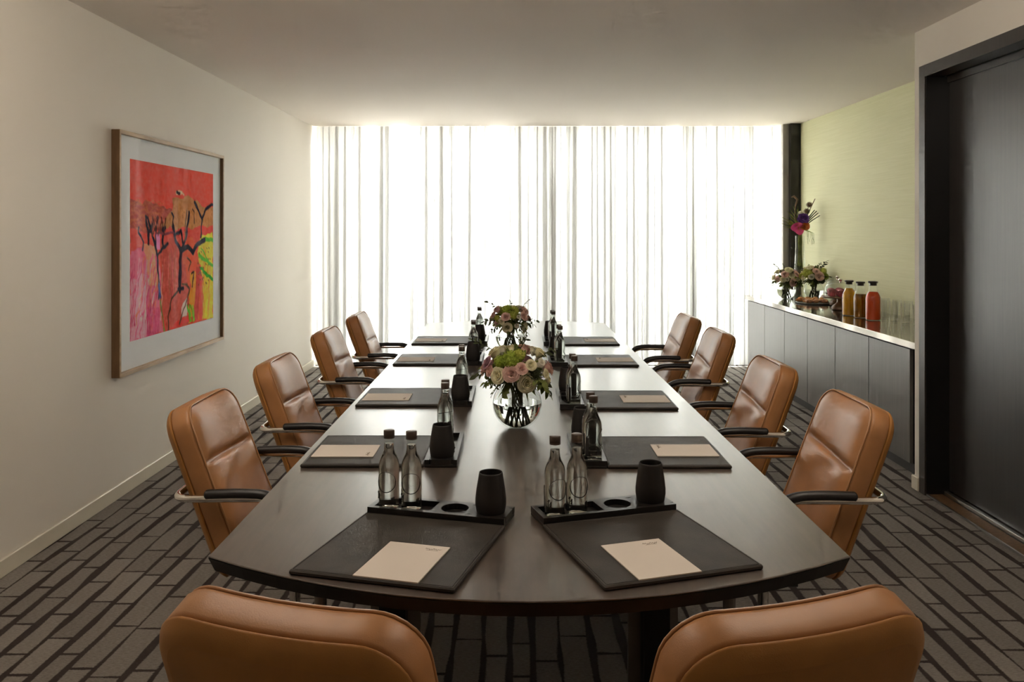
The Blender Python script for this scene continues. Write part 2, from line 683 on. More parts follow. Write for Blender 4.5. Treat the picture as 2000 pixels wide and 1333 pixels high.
def baseboard(name, x0, x1, y0, y1):
    struct(MB().box(x0, x1, y0, y1, 0, .078, .004).build(name, MT['base']))
baseboard('baseboard_left', XL, XL + .016, YN, YB - .3)
baseboard('baseboard_right', XR - .014, XR, DY1 + .067, YW + .014)
baseboard('baseboard_return', XR, XR + .09, YW, YW + .014)

# opal globes added on the ceiling, out of view, to fill the near half
def fill_mat():
    m, nt, p = new_mat('opal_fill_glow')
    p.inputs['Base Color'].default_value = (.9, .88, .84, 1)
    p.inputs['Emission Color'].default_value = (1.0, .89, .76, 1)
    p.inputs['Emission Strength'].default_value = FILL_STRENGTH
    return m


MT['fill_lamp'] = fill_mat()
fill0 = None
for k, (x, y) in enumerate([(-1.05, 2.70), (1.1, 2.70), (-1.05, 1.8), (1.1, 1.8)]):
    if fill0 is None:
        fill0 = thing('ceiling_fill_lamp', (x, y, ZC))
        MB().lathe([(.06, -.03), (.065, -.025), (.065, -.001)], 28).build('fill_mount', MT['alu'], fill0, True)
        MB().sphere((0, 0, -.185), .16, 18, 12).build('fill_globe', MT['fill_lamp'], fill0, 'all')
        c = fill0
    else:
        c = copy_tree(fill0)
    c.location = (x, y, ZC)
    tag(c, 'added fill globe out of view, %s side, %s the window' % ('picture' if x < 0 else 'door', ['nearer', 'farther from'][k // 2]), 'fill_lamp', 'added fill globes out of view')

# window behind the curtain
win = thing('window_1', (0, YB, 0))
struct(win)
xs = [-2.19, -.92, .36, 1.66, 3.0]
for i, x in enumerate(xs):
    MB().box(x - .02, x + .02, -.03, .03, .05, ZC - .03, .004).build('mullion', MT['win_grey'], win)
MB().box(-2.2, 3.02, -.03, .03, 0, .06).build('bottom_rail', MT['win_grey'], win)
MB().box(-2.2, 3.02, -.03, .03, ZC - .05, ZC).build('top_rail', MT['win_grey'], win)
MB().box(-2.2, 3.02, -.012, .012, .66, .69).build('transom', MT['win_white'], win)
for a, b in zip(xs[:-1], xs[1:]):
    MB().box(a + .02, b - .02, -.004, .004, .06, ZC - .05).build('pane', MT['pane'], win)
struct(MB().box(-2.19, 3.0, YB - .40, YB - .34, .0, .012).build('trim_2', MT['frame_black']))
struct(MB().box(-7, 8, YB + .06, YB + 7, -.25, -.05).build('terrace', MT['terrace']))
# dark column beside the curtain
colm = thing('window_column', (0, 0, 0))
struct(colm)
MB().box(2.855, 2.935, 9.0, 9.06, 0, ZC).build('grey_face', MT['col_grey'], colm)
MB().box(2.915, 3.02, 8.93, 9.0, 0, ZC).build('dark_face', MT['col_dark'], colm)


# sheer curtain: one folded sheet with overlapping pleats
def curtain():
    rng = random.Random(11)
    n_fold = 104
    widths = [rng.choice([.5, .7, .9, 1.2, 1.7]) * rng.uniform(.85, 1.15) for _ in range(n_fold)]
    tot = sum(widths)
    span = 2.955 - (XL + .02)
    widths = [q * span / tot for q in widths]
    amp = [rng.uniform(.6, 1.4) for _ in range(n_fold)]
    lap = [rng.choice([.2, .6, 1.0, 1.5, 1.9, 2.3]) for _ in range(n_fold)]
    drift = [rng.uniform(-.045, .045) for _ in range(n_fold)]
    K = 16
    rows = [0, .02, .12, .3, .55, .8, .94, 1.0]
    ztop, zbot = ZC - .004, .02
    verts, faces = [], []
    for ri, t in enumerate(rows):
        z = ztop + (zbot - ztop) * t
        x = XL + .02
        gath = .85 + .15 * min(1, t * 3)
        for k in range(n_fold):
            for j in range(K):
                s = j / K
                ph = 2 * PI * s
                xx = x + widths[k] * s + widths[k] * .30 * lap[k] * math.sin(2 * ph) * gath + drift[k] * t * math.sin(PI * s) ** 2
                ww = .030 * amp[k] * gath
                yy = 9.17 - ww * math.cos(ph) * 1.0
                yy += .006 * math.sin(17 * xx + 3 * t) * t
                if t < .03:
                    yy += .004 * math.sin(ph * 5)
                verts.append((xx, yy, z))
            x += widths[k]
        verts.append((x, 9.17 - .02, z))
    n = n_fold * K + 1
    for r in range(len(rows) - 1):
        for i in range(n - 1):
            faces.append((r * n + i, (r + 1) * n + i, (r + 1) * n + i + 1, r * n + i + 1))
    o = MB().add(verts, faces).build('sheer_curtain', MT['voile'], smooth='all')
    tag(o, 'white sheer pleated curtain hanging floor to ceiling across the whole window', 'curtain')
curtain()


# ------------------------------------------------------------------ framed picture on the left wall
def picture():
    y0, y1, z0, z1, t = 4.59, 6.235, .675, 2.03, .045
    fw = .022
    r = thing('framed_picture', (XL, 0, z0), 0, 'oak framed abstract landscape with dark trees on red, hung on cream wall', 'picture')
    cy_, H = (y0 + y1) / 2, z1 - z0
    r.location = (XL + .001, cy_, z0)
    hw = (y1 - y0) / 2
    MB().box(0, t, -hw, -hw + fw, 0, H, .002).build('frame_side', MT['oak_side'], r)
    MB().box(0, t, hw - fw, hw, 0, H, .002).build('frame_side', MT['oak_side'], r)
    MB().box(0, t, -hw + fw, hw - fw, 0, fw, .002).build('frame_rail', MT['oak'], r)
    MB().box(0, t, -hw + fw, hw - fw, H - fw, H, .002).build('frame_rail', MT['oak'], r)
    MB().box(t, t + .002, -hw, hw, 0, .020).box(t, t + .002, -hw, hw, H - .020, H) \
        .box(t, t + .002, -hw, -hw + .016, .02, H - .02).box(t, t + .002, hw - .016, hw, .02, H - .02).build('frame_face', MT['oak'], r)
    MB().box(.004, .024, -hw + fw, hw - fw, fw, H - fw).build('mount', MT['mount'], r)
    # print: a fine flat mesh whose vertices carry the printed colours
    py0, py1 = 4.755 - cy_, 6.064 - cy_
    pz0, pz1 = .852 - z0, 1.883 - z0
    W_, H_ = 236, 186
    U, V = np.meshgrid((np.arange(W_) + .5) / W_, (np.arange(H_) + .5) / H_)
    rs = np.random.RandomState(5)

    def smooth_noise(nx, ny):
        g = rs.rand(ny + 2, nx + 2)
        gx, gy = U * nx, V * ny
        ix, iy = gx.astype(int), gy.astype(int)
        fx, fy = gx - ix, gy - iy
        fx, fy = fx * fx * (3 - 2 * fx), fy * fy * (3 - 2 * fy)
        return (g[iy, ix] * (1 - fx) + g[iy, ix + 1] * fx) * (1 - fy) + (g[iy + 1, ix] * (1 - fx) + g[iy + 1, ix + 1] * fx) * fy
    img = np.zeros((H_, W_, 3))
    img[:] = (203, 72, 58)

    def zp(zx, zy):      # measured place on the print -> (u, v)
        px = 180 + zx / 2.297
        Y = 1650 * 2.15 / (1006 - px)
        f = (zx - 188) / (551 - 188)
        top, bot = 253 + f * 65, 1075 - f * 87
        return (Y - 4.755) / 1.309, (zy - top) / (bot - top)

    def blend(mask, c):
        mask = np.clip(mask, 0, 1)[..., None]
        img[:] = img * (1 - mask) + np.array(c) * mask

    def poly(pts, c, wob=.012, soft=.006, op=1.0):
        q = [zp(*p) for p in pts]
        u = U + (smooth_noise(26, 20) - .5) * wob * 2
        v = V + (smooth_noise(26, 20) - .5) * wob * 2
        ins = np.zeros(U.shape, bool)
        for i in range(len(q)):
            (x1, y1_), (x2, y2) = q[i - 1], q[i]
            cond = ((y1_ > v) != (y2 > v))
            xi = (x2 - x1) * (v - y1_) / ((y2 - y1_) if abs(y2 - y1_) > 1e-9 else 1e-9) + x1
            ins ^= cond & (u < xi)
        blend(ins * op, c)

    def stroke(pts, wd, c, wob=.008, op=1.0, taper=False):
        q = [zp(*p) for p in pts]
        u = U + (smooth_noise(30, 24) - .5) * wob * 2
        v = V + (smooth_noise(30, 24) - .5) * wob * 2
        d = np.full(U.shape, 9.0)
        for i in range(len(q) - 1):
            ax, ay = q[i]
            bx, by = q[i + 1]
            dx, dy = (bx - ax) * 1.27, by - ay
            t_ = np.clip((((u - ax) * 1.27) * dx + (v - ay) * dy) / (dx * dx + dy * dy + 1e-9), 0, 1)
            dd = np.hypot((u - ax) * 1.27 - t_ * dx, v - ay - t_ * dy)
            k = 1.0 if not taper else max(.35, 1 - .6 * i / max(1, len(q) - 1))
            d = np.minimum(d, dd / k)
        blend((1 - np.clip((d - wd) / .004, 0, 1)) * op, c)
    # sky and ground masses
    poly([(185, 440), (280, 450), (360, 470), (420, 520), (420, 640), (185, 640)], (158, 74, 62), .02)
    for k in range(9):
        yy = 445 + k * 14
        stroke([(188, yy), (250, yy + 6), (330, yy + 12)], .004, (172, 92, 62), .02, .6)
    poly([(375, 432), (440, 424), (475, 440), (510, 470), (552, 476), (552, 560), (500, 590), (440, 600), (360, 590), (320, 560), (335, 530), (368, 490)], (164, 108, 66), .014)
    poly([(400, 470), (552, 490), (552, 540), (470, 575), (400, 560)], (176, 116, 66), .03, op=.5)
    poly([(186, 580), (552, 560), (552, 700), (186, 720)], (196, 72, 62), .02)
    poly([(552, 585), (500, 610), (480, 690), (500, 760), (512, 820), (505, 995), (552, 985)], (210, 180, 62), .014)
    poly([(186, 660), (250, 640), (300, 660), (318, 760), (318, 900), (330, 1040), (186, 1080)], (196, 92, 118), .014)
    poly([(186, 800), (250, 760), (262, 1062), (186, 1080)], (214, 132, 150), .02)
    poly([(250, 640), (300, 650), (310, 800), (280, 840), (255, 740)], (218, 132, 106), .02)
    poly([(320, 640), (400, 600), (470, 690), (500, 760), (470, 1003), (345, 1035), (325, 900)], (178, 74, 62), .012)
    poly([(440, 600), (480, 640), (500, 750), (440, 830), (420, 700)], (202, 84, 60), .02)
    poly([(455, 770), (495, 770), (490, 990), (445, 1005)], (216, 130, 50), .014)
    poly([(478, 745), (500, 745), (488, 990), (468, 998)], (178, 66, 54), .01)
    poly([(400, 985), (470, 975), (460, 1003), (360, 1030)], (206, 52, 46), .014)
    poly([(415, 900), (440, 880), (435, 975), (412, 985)], (228, 170, 160), .02)
    poly([(300, 590), (322, 588), (322, 660), (302, 655)], (214, 110, 160), .02)
    # streaks
    r2 = random.Random(3)
    for k in range(34):
        x0 = r2.uniform(190, 330)
        stroke([(x0, r2.uniform(680, 840)), (x0 - r2.uniform(5, 35), r2.uniform(880, 960)), (x0 - r2.uniform(10, 50), r2.uniform(960, 1070))], .003,
               r2.choice([(226, 150, 165), (168, 58, 92), (186, 66, 108), (232, 190, 170), (204, 96, 70)]), .012, .75)
    for k in range(14):
        x0 = 265 + k * 4
        stroke([(x0, 930), (x0 - 6, 1055)], .0022, (176, 52, 96), .004, .8)
    for k in range(14):
        x0 = r2.uniform(330, 400)
        stroke([(x0, r2.uniform(660, 760)), (x0 - r2.uniform(-5, 12), r2.uniform(800, 900))], .002, r2.choice([(160, 90, 60), (196, 96, 92), (150, 50, 56)]), .01, .6)
    for k in range(10):
        x0 = r2.uniform(505, 548)
        stroke([(x0, r2.uniform(640, 800)), (x0 - 5, r2.uniform(850, 985))], .005, r2.choice([(196, 150, 40), (226, 196, 80), (190, 120, 60)]), .012, .6)
    for k in range(40):
        x0, y0_ = r2.uniform(480, 540), r2.uniform(630, 830)
        stroke([(x0, y0_), (x0 + 2, y0_ + 4)], .003, (90, 80, 40), .004, .8)
    G = (84, 158, 48)
    stroke([(520, 618), (552, 626)], .012, G)
    stroke([(490, 690), (515, 715), (552, 742)], .010, G)
    stroke([(498, 755), (520, 780), (552, 812)], .010, (60, 150, 50))
    stroke([(500, 660), (530, 720)], .005, G)
    for k in range(4):
        stroke([(440 + k * 8, 925), (452 + k * 6, 995)], .006, G)
    # trees and outlines
    D = (44, 40, 52)
    stroke([(405, 850), (407, 760), (410, 670)], .020, D, .006)
    stroke([(398, 848), (420, 846)], .012, D)
    stroke([(410, 670), (385, 620), (375, 560)], .014, D)
    stroke([(375, 560), (378, 520), (370, 500)], .006, D)
    stroke([(388, 600), (410, 580), (418, 640)], .009, D)
    stroke([(412, 668), (432, 620), (440, 560), (446, 495)], .010, D)
    stroke([(432, 620), (428, 580), (436, 490)], .006, (96, 66, 50))
    stroke([(415, 668), (440, 655), (465, 680), (482, 645), (515, 626)], .016, D, .006)
    stroke([(313, 880), (312, 800), (308, 690), (292, 620), (275, 560), (262, 520)], .009, D)
    stroke([(308, 690), (330, 655), (355, 640)], .008, D)
    stroke([(332, 640), (330, 580), (340, 560)], .011, D)
    stroke([(300, 650), (300, 560), (310, 520)], .006, D)
    stroke([(266, 635), (268, 580), (258, 540), (256, 515)], .011, D)
    stroke([(275, 580), (285, 548)], .010, D)
    stroke([(240, 668), (245, 625), (236, 605), (222, 590), (225, 565)], .006, D)
    stroke([(300, 588), (375, 592)], .005, (120, 50, 60))
    for k in range(7):
        x0 = 280 + k * 9
        stroke([(x0, 600 - (k % 3) * 10), (x0 + 6, 560), (x0 + (-4 if k % 2 else 8), 520)], .004, (96, 52, 50))
    stroke([(500, 612), (503, 530), (490, 490), (470, 450)], .009, D)
    stroke([(503, 530), (520, 480), (552, 460)], .008, D)
    stroke([(468, 545), (470, 500), (464, 480)], .004, (88, 60, 48))
    stroke([(316, 880), (328, 950), (336, 1035)], .007, (112, 108, 58))
    stroke([(313, 830), (317, 880)], .012, (44, 60, 120))
    stroke([(352, 1030), (358, 950), (370, 890), (398, 852)], .005, (70, 46, 36))
    stroke([(415, 830), (440, 826), (447, 850), (440, 900), (425, 930), (405, 1010)], .005, (86, 60, 44))
    stroke([(440, 700), (455, 725), (445, 760)], .004, (70, 60, 44))
    stroke([(458, 780), (470, 772), (462, 840)], .005, (70, 50, 40))
    stroke([(390, 405), (412, 408)], .012, (226, 160, 130))
    stroke([(394, 406), (406, 406)], .008, (40, 30, 30))
    stroke([(420, 412), (425, 415)], .005, (230, 150, 120))
    img += (smooth_noise(110, 90)[..., None] - .5) * 16 + (smooth_noise(40, 60)[..., None] - .5) * 14
    c = np.clip(img / 255.0, 0, 1)
    lin = np.where(c <= .04045, c / 12.92, ((c + .055) / 1.055) ** 2.4)
    lin = np.clip(lin * 1.8, 0, .96)      # ink reflectance
    # vertex grid (one vertex per painted cell)
    vs_, fs = [], []
    ys = np.linspace(py0, py1, W_)
    zs = np.linspace(pz1, pz0, H_)
    verts = [(.0262, ys[i], zs[j]) for j in range(H_) for i in range(W_)]
    fs = [(j * W_ + i, (j + 1) * W_ + i, (j + 1) * W_ + i + 1, j * W_ + i + 1) for j in range(H_ - 1) for i in range(W_ - 1)]
    nb = len(verts)
    # thin paper thickness: a rim back to the mount
    mb = MB().add(verts, fs)
    mb.box(.0241, .026, py0, py1, pz0, pz1)
    me = mb.mesh('art_print')
    at = me.color_attributes.new('print', 'FLOAT_COLOR', 'POINT')
    arr = np.ones((len(me.vertices), 4))
    arr[:nb, :3] = lin.reshape(-1, 3)
    at.data.foreach_set('color', arr.ravel())
    m, nt, p = new_mat('printed_ink')
    ca = N(nt, 'ShaderNodeVertexColor')
    ca.layer_name = 'print'
    L(nt, ca.outputs[0], p.inputs['Base Color'])
    p.inputs['Roughness'].default_value = .7
    p.inputs['Specular IOR Level'].default_value = 0.0
    me.materials.append(m)
    o = link('art_print', me, r)
    o['label'] = 'red and pink abstract landscape print with dark bare trees'
    MB().box(.036, .038, -hw + .014, hw - .014, .016, H - .016).build('glazing', MT['museum'], r)
picture()


# ------------------------------------------------------------------ sideboard in the recess
XC, ZT = 2.39, .81
edges = [8.69, 8.11, 7.51, 6.92, 6.32, 5.72, 5.12]
ordn = ['first', 'second', 'third', 'fourth', 'fifth', 'sixth']
for i in range(6):
    a, b = edges[i + 1], edges[i]
    wdt = b - a
    c = thing('cabinet', ((XC + XG) / 2, (a + b) / 2, 0), 0,
              'grey brown sideboard cabinet with plain door, %s counted from the curtain' % ordn[i], 'cabinet', 'sideboard cabinets in the recess')
    hx = (XG - XC) / 2
    MB().box(-hx + .026, hx - .004, -wdt / 2 + .0005, wdt / 2 - .0005, .062, .765).build('body', MT['frame_black'], c)
    MB().box(-hx + .004, -hx + .024, -wdt / 2 + .0035, wdt / 2 - .0035, .066, .757, .001).build('door', MT['cabinet'], c)
    MB().box(-hx + .03, hx - .05, -wdt / 2, wdt / 2, 0, .060).build('plinth', MT['plinth'], c)
tag(MB().box(XC + .05, XG - .004, YW + .02, edges[-1] - .003, 0, .765).build('filler_panel', MT['frame_black']),
    'dark filler panel between last cabinet and the wall end', 'panel')
tag(MB().box(XC - .012, XG - .002, YW + .016, 8.74, .768, ZT, .002).build('worktop', MT['steel']),
    'polished reflective worktop running along the sideboard', 'worktop')


# ------------------------------------------------------------------ table
def table():
    r = thing('conference_table', (0, 0, 0), 0, 'long dark stained conference table with bowed ends', 'table')
    zt = .74
    cx0, hw0, cx1, hw1 = .032, .728, .007, .703
    yn, yf, bn, bf = 1.918, 6.745, .235, .17
    pts = []
    K = 16
    for k in range(K + 1):
        s = -1 + 2 * k / K
        pts.append((cx0 + hw0 * s, yn - bn * (1 - s * s)))
    for k in range(K + 1):
        s = 1 - 2 * k / K
        pts.append((cx1 + hw1 * s, yf + bf * (1 - s * s)))
    MB().slab(pts, zt - .005, zt, .0015).build('table_top', MT['table'], r, True)
    low = inset_poly(pts, -.0005)
    n = len(pts)
    ins = inset_poly(pts, .012)
    vs_ = [(p[0], p[1], zt - .0051) for p in low] + [(p[0], p[1], zt - .036) for p in ins]
    fs = [(i, i + n, (i + 1) % n + n, (i + 1) % n) for i in range(n)]
    fs = [tuple(reversed(f)) for f in fs]
    fs.append(tuple(range(n)))
    fs.append(tuple(reversed(range(n, 2 * n))))
    MB().add(vs_, fs).build('table_edge', MT['table_edge'], r)
    for yy in (2.13, 4.3, 6.45):
        # cross beam with chamfered ends
        prof = [(-.62, zt - .0365), (-.585, zt - .065), (-.53, zt - .078), (.60, zt - .078), (.655, zt - .065), (.69, zt - .0365)]
        vs_ = [(x, yy - .03, z) for x, z in prof] + [(x, yy + .03, z) for x, z in prof]
        m_ = len(prof)
        fs = [(i, (i + 1) % m_, (i + 1) % m_ + m_, i + m_) for i in range(m_)] + [tuple(reversed(range(m_))), tuple(range(m_, 2 * m_))]
        MB().add(vs_, fs).build('cross_beam', MT['table_edge'], r)
        for sx, x in ((-1, -.325), (1, .375)):
            lg = MB().box(x - .035, x + .035, yy + .10, yy + .16, .0, zt - .0365, .003).build('leg', MT['table_edge'], r)
            MB().box(x - .068, x + .068, yy + .165, yy + .18, .0, zt - .0365, .002).build('leg_panel', MT['grey_metal'], lg)
            MB().box(x - .06, x + .06, yy - .06, yy + .40, .0, .012, .003).build('foot', MT['table_edge'], lg)
        for x in (-.495, .545):
            p_ = MB().lathe([(.016, 0), (.016, zt - .078)], 16, (x, yy + .02, 0)).build('post', MT['grey_metal'], r, True)
        for s, x in ((1, -.48), (-1, .53)):
            vs_ = [(x, yy - .01, zt - .078), (x + s * .09, yy - .01, zt - .078), (x, yy - .01, zt - .14),
                   (x, yy + .02, zt - .078), (x + s * .09, yy + .02, zt - .078), (x, yy + .02, zt - .14)]
            MB().add(vs_, [(0, 1, 2), (5, 4, 3), (0, 3, 4, 1), (1, 4, 5, 2), (2, 5, 3, 0)]).build('bracket', MT['table_edge'], r)
table()


# ------------------------------------------------------------------ chairs
def make_chair():
    r = thing('armchair', (0, 0, 0))
    W, H, T = .228, .548, .082
    rt, rb = .085, .06           # corner radii top / bottom
    NU, rows = 22, []
    tilt = math.radians(20.5)
    z0, y0 = .385, -.185
    zc = H * .645                # crease height along the back
    tt = sorted(set([0, .01, .03, .06, .1, .16, .24, .32, .40, .48, .54, .585, .61, .625, .635, .645, .655, .665, .68, .705, .74, .79, .84, .88, .91, .94, .965, .985, .996, 1.0]))
    rows = tt

    def half(h, ins):
        """half width of the outline at height h for inset ins"""
        w_ = W - ins
        if h > H - rt:
            rr = rt - ins
            d = h - (H - rt)
            return w_ - rr + math.sqrt(max(0, rr * rr - d * d))
        if h < rb:
            rr = rb - ins
            d = rb - h
            return w_ - rr + math.sqrt(max(0, rr * rr - d * d))
        # the back narrows a touch towards the top
        return w_

    def hrow(t, ins):
        return ins + t * (H - 2 * ins)

    def place(x, d, h):
        """x across, d thickness from the rear (0) to the front, h up the back"""
        taper = 1 - .06 * (h / H)
        x2 = x * taper
        bend = .018 * (x / W) ** 2
        yl = d + bend
        return (x2, y0 + yl * math.cos(tilt) - h * math.sin(tilt), z0 + h * math.cos(tilt) + yl * math.sin(tilt))

    def perim(ins, d):
        P = []
        nr = len(rows)
        for t in rows:
            h = hrow(t, ins)
            P.append((half(h, ins), d, h))
        top = hrow(1, ins)
        for k in range(1, NU):
            s = 1 - 2 * k / NU
            P.append((half(top, ins) * s, d, top))
        for t in reversed(rows):
            h = hrow(t, ins)
            P.append((-half(h, ins), d, h))
        bot = hrow(0, ins)
        for k in range(1, NU):
            s = -1 + 2 * k / NU
            P.append((half(bot, ins) * s, d, bot))
        return [place(*q) for q in P]

    def rings(defs):
        vs_, fs = [], []
        for ins, d in defs:
            vs_ += perim(ins, d)
        n = len(vs_) // len(defs)
        for k in range(len(defs) - 1):
            for i in range(n):
                j = (i + 1) % n
                fs.append((k * n + i, (k + 1) * n + i, (k + 1) * n + j, k * n + j))
        return vs_, fs

    def face(ins, d, front):
        vs_, fs = [], []
        for t in rows:
            h = hrow(t, ins)
            hw = half(h, ins)
            for k in range(NU + 1):
                s = 1 - 2 * k / NU
                x = hw * s
                dd = d
                if front:
                    ex = (1 - s ** 6)
                    ez = min(1, t * 9) * min(1, (1 - t) * 9)
                    ez = ez * (2 - ez)
                    dd += .020 * ex * ez
                    dd -= .016 * math.exp(-((h - zc - .012 * s) / .011) ** 2) * min(1, (1 - abs(s)) * 7) * ez
                    dd += .004 * ex * math.sin(h * 60 + s * 5) * math.exp(-((h - zc + .05) / .05) ** 2)
                else:
                    dd -= .006 * (1 - s ** 4) * min(1, t * 6) * min(1, (1 - t) * 6)
                vs_.append(place(x, dd, h))
        for a in range(len(rows) - 1):
            for k in range(NU):
                q = (a * (NU + 1) + k, a * (NU + 1) + k + 1, (a + 1) * (NU + 1) + k + 1, (a + 1) * (NU + 1) + k)
                fs.append(q if front else tuple(reversed(q)))
        return vs_, fs
    seam = .020
    b = MB()
    b.add(*rings([(.010, seam - .002), (.003, seam + .001), (.0, seam + .006), (0, T * .6), (0, T - .014), (.004, T - .006), (.012, T)]))
    b.add(*face(.012, T, True))
    ob = b.build('backrest', MT['leather'], r, 'all')
    s_ = MB()
    s_.add(*rings([(.034, -.006), (.020, -.003), (.009, .004), (.002, .012), (0, seam - .005), (.004, seam - .001), (.010, seam - .001)]))
    s_.add(*face(.034, -.006, False))
    s_.build('back_shell', MT['leather_rear'], r, 'all')
    MB().tube(perim(.006, T - .0005), .0030, 6, closed=True).build('piping', MT['piping'], ob, 'all')
    # seat
    MB().slab([(-.225, -.19), (.225, -.19), (.235, .27), (-.235, .27)], .42, .50, .03, .06, 5).build('seat', MT['leather'], r, True)
    MB().slab([(-.15, -.06), (.15, -.06), (.15, .22), (-.15, .22)], .400, .42, .004, .03).build('seat_pan', MT['plastic'], r, True)
    # chrome loop that carries both arms and runs behind the back
    za = .665
    ya = -.185 - (za - .385) * math.tan(tilt) - .013
    path = [(.258, .0, .42), (.258, .05, za - .06), (.258, .0, za), (.258, ya, za), (-.258, ya, za), (-.258, .0, za), (-.258, .05, za - .06), (-.258, .0, .42)]
    MB().tube(arc_path(path, .055, 7), .0115, 10, flat=1.0).build('arm_frame', MT['chrome'], r, 'all')
    for sx in (1, -1):
        pp = [(sx * .258, -.205, za + .012), (sx * .258, -.195, za + .013), (sx * .258, -.10, za + .016), (sx * .258, -.03, za + .013), (sx * .258, .01, za - .001), (sx * .258, .034, za - .03)]
        MB().tube(arc_path(pp, .03, 5), [.012] + [.0175] * (len(arc_path(pp, .03, 5)) - 2) + [.010], 10, flat=.85).build('arm_pad', MT['pad'], r, 'all')
        MB().box(sx * .258 - .01 * (1 + sx), sx * .258 + .01 * (1 - sx), -.03, .03, .405, .43, .002).build('arm_bracket', MT['plastic'], r)
    # pedestal
    MB().lathe([(.028, .09), (.028, .22), (.018, .22), (.018, .401)], 14).build('column', MT['chrome'], r, True)
    leg = MB().tube([(.0, .02, .105), (0, .11, .10), (0, .245, .075)], [.022, .019, .013], 8, flat=.8).mesh('leg', MT['chrome'], 'all')
    cas = MB().lathe([(.012, -.011), (.024, -.010), (.026, 0), (.024, .010), (.012, .011)], 14)
    cas.xform(Matrix.Rotation(PI / 2, 4, 'Y'))
    casm = cas.mesh('caster', MT['plastic'], True)
    stm = MB().lathe([(.006, .026), (.006, .066)], 8).mesh('caster_stem', MT['plastic'], True)
    for k in range(5):
        lo = link('leg', leg, r)
        lo.rotation_euler = (0, 0, 2 * PI * k / 5 + PI)
        c = link('caster', casm, lo)
        c.location = (0, .238, .027)
        link('caster_stem', stm, lo).location = (0, .238, .016)
    return r


chair0 = make_chair()
SIDE = {'L': 'picture side', 'R': 'sideboard side'}
ORD = ['nearest', 'second', 'third', 'farthest']
chairs = []
for i, (x, y, dr) in enumerate([(-.735, 2.82, 0), (-.738, 3.70, 0), (-.76, 4.78, 1), (-.745, 5.66, 2)]):
    chairs.append((x, y, -PI / 2 + math.radians(dr), 'tan leather armchair on the picture side of the table, %s from the camera' % ['first', 'second', 'third', 'last'][i]))
for i, (x, y, dr) in enumerate([(.822, 2.80, 0), (.80, 3.62, 0), (.833, 4.72, -1), (.83, 5.55, 0)]):
    chairs.append((x, y, PI / 2 + math.radians(dr), 'tan leather armchair on the sideboard side of the table, %s from the camera' % ['first', 'second', 'third', 'last'][i]))
chairs.append((-.248, 1.55, math.radians(-17.5), 'tan leather armchair seen from behind at the near table end, the left one'))
chairs.append((.328, 1.55, math.radians(18.5), 'tan leather armchair seen from behind at the near table end, the right one'))
for i, (x, y, rz, lab) in enumerate(chairs):
    c = chair0 if i == 0 else copy_tree(chair0)
    c.location = (x, y, 0)
    c.rotation_euler = (0, 0, rz)
    tag(c, lab, 'armchair', 'tan armchairs around the conference table')


# ------------------------------------------------------------------ place settings
ZTOP = .7402
MAT_W, MAT_D, MAT_T = .375, .385, .011


def make_mat():
    r = thing('desk_mat', (0, 0, 0))
    o = MB().slab([(-MAT_W / 2, 0), (MAT_W / 2, 0), (MAT_W / 2, MAT_D), (-MAT_W / 2, MAT_D)], 0, MAT_T, .003, .004).build('leather_pad', MT['mat'], r, True)
    q = .007
    st = [(-MAT_W / 2 + q, q, MAT_T), (MAT_W / 2 - q, q, MAT_T), (MAT_W / 2 - q, MAT_D - q, MAT_T), (-MAT_W / 2 + q, MAT_D - q, MAT_T)]
    MB().tube(st, .0007, 4, closed=True).build('stitching', MT['tray'], r)
    return r


def make_pad():
    r = thing('notepad', (0, 0, 0))
    MB().box(-.0735, .0735, 0, .2, 0, .0025).build('paper_sheets', MT['paper'], r)
    k = MB()
    x = .022
    pts = []
    for i in range(22):
        pts.append((x + i * .0018, .178 + .0035 * math.sin(i * 1.9) + .002 * math.sin(i * .7), .0026))
    k.tube(pts, .0006, 4)
    k.tube([(x + .004, .171, .0026), (x + .032, .171, .0026)], .0004, 4)
    k.build('printed_mark', MT['ink'], r)
    return r


TR_L, TR_D, TR_H = .367, .101, .024
CIRC = [.222, .318]
BOTT = [.044, .105]


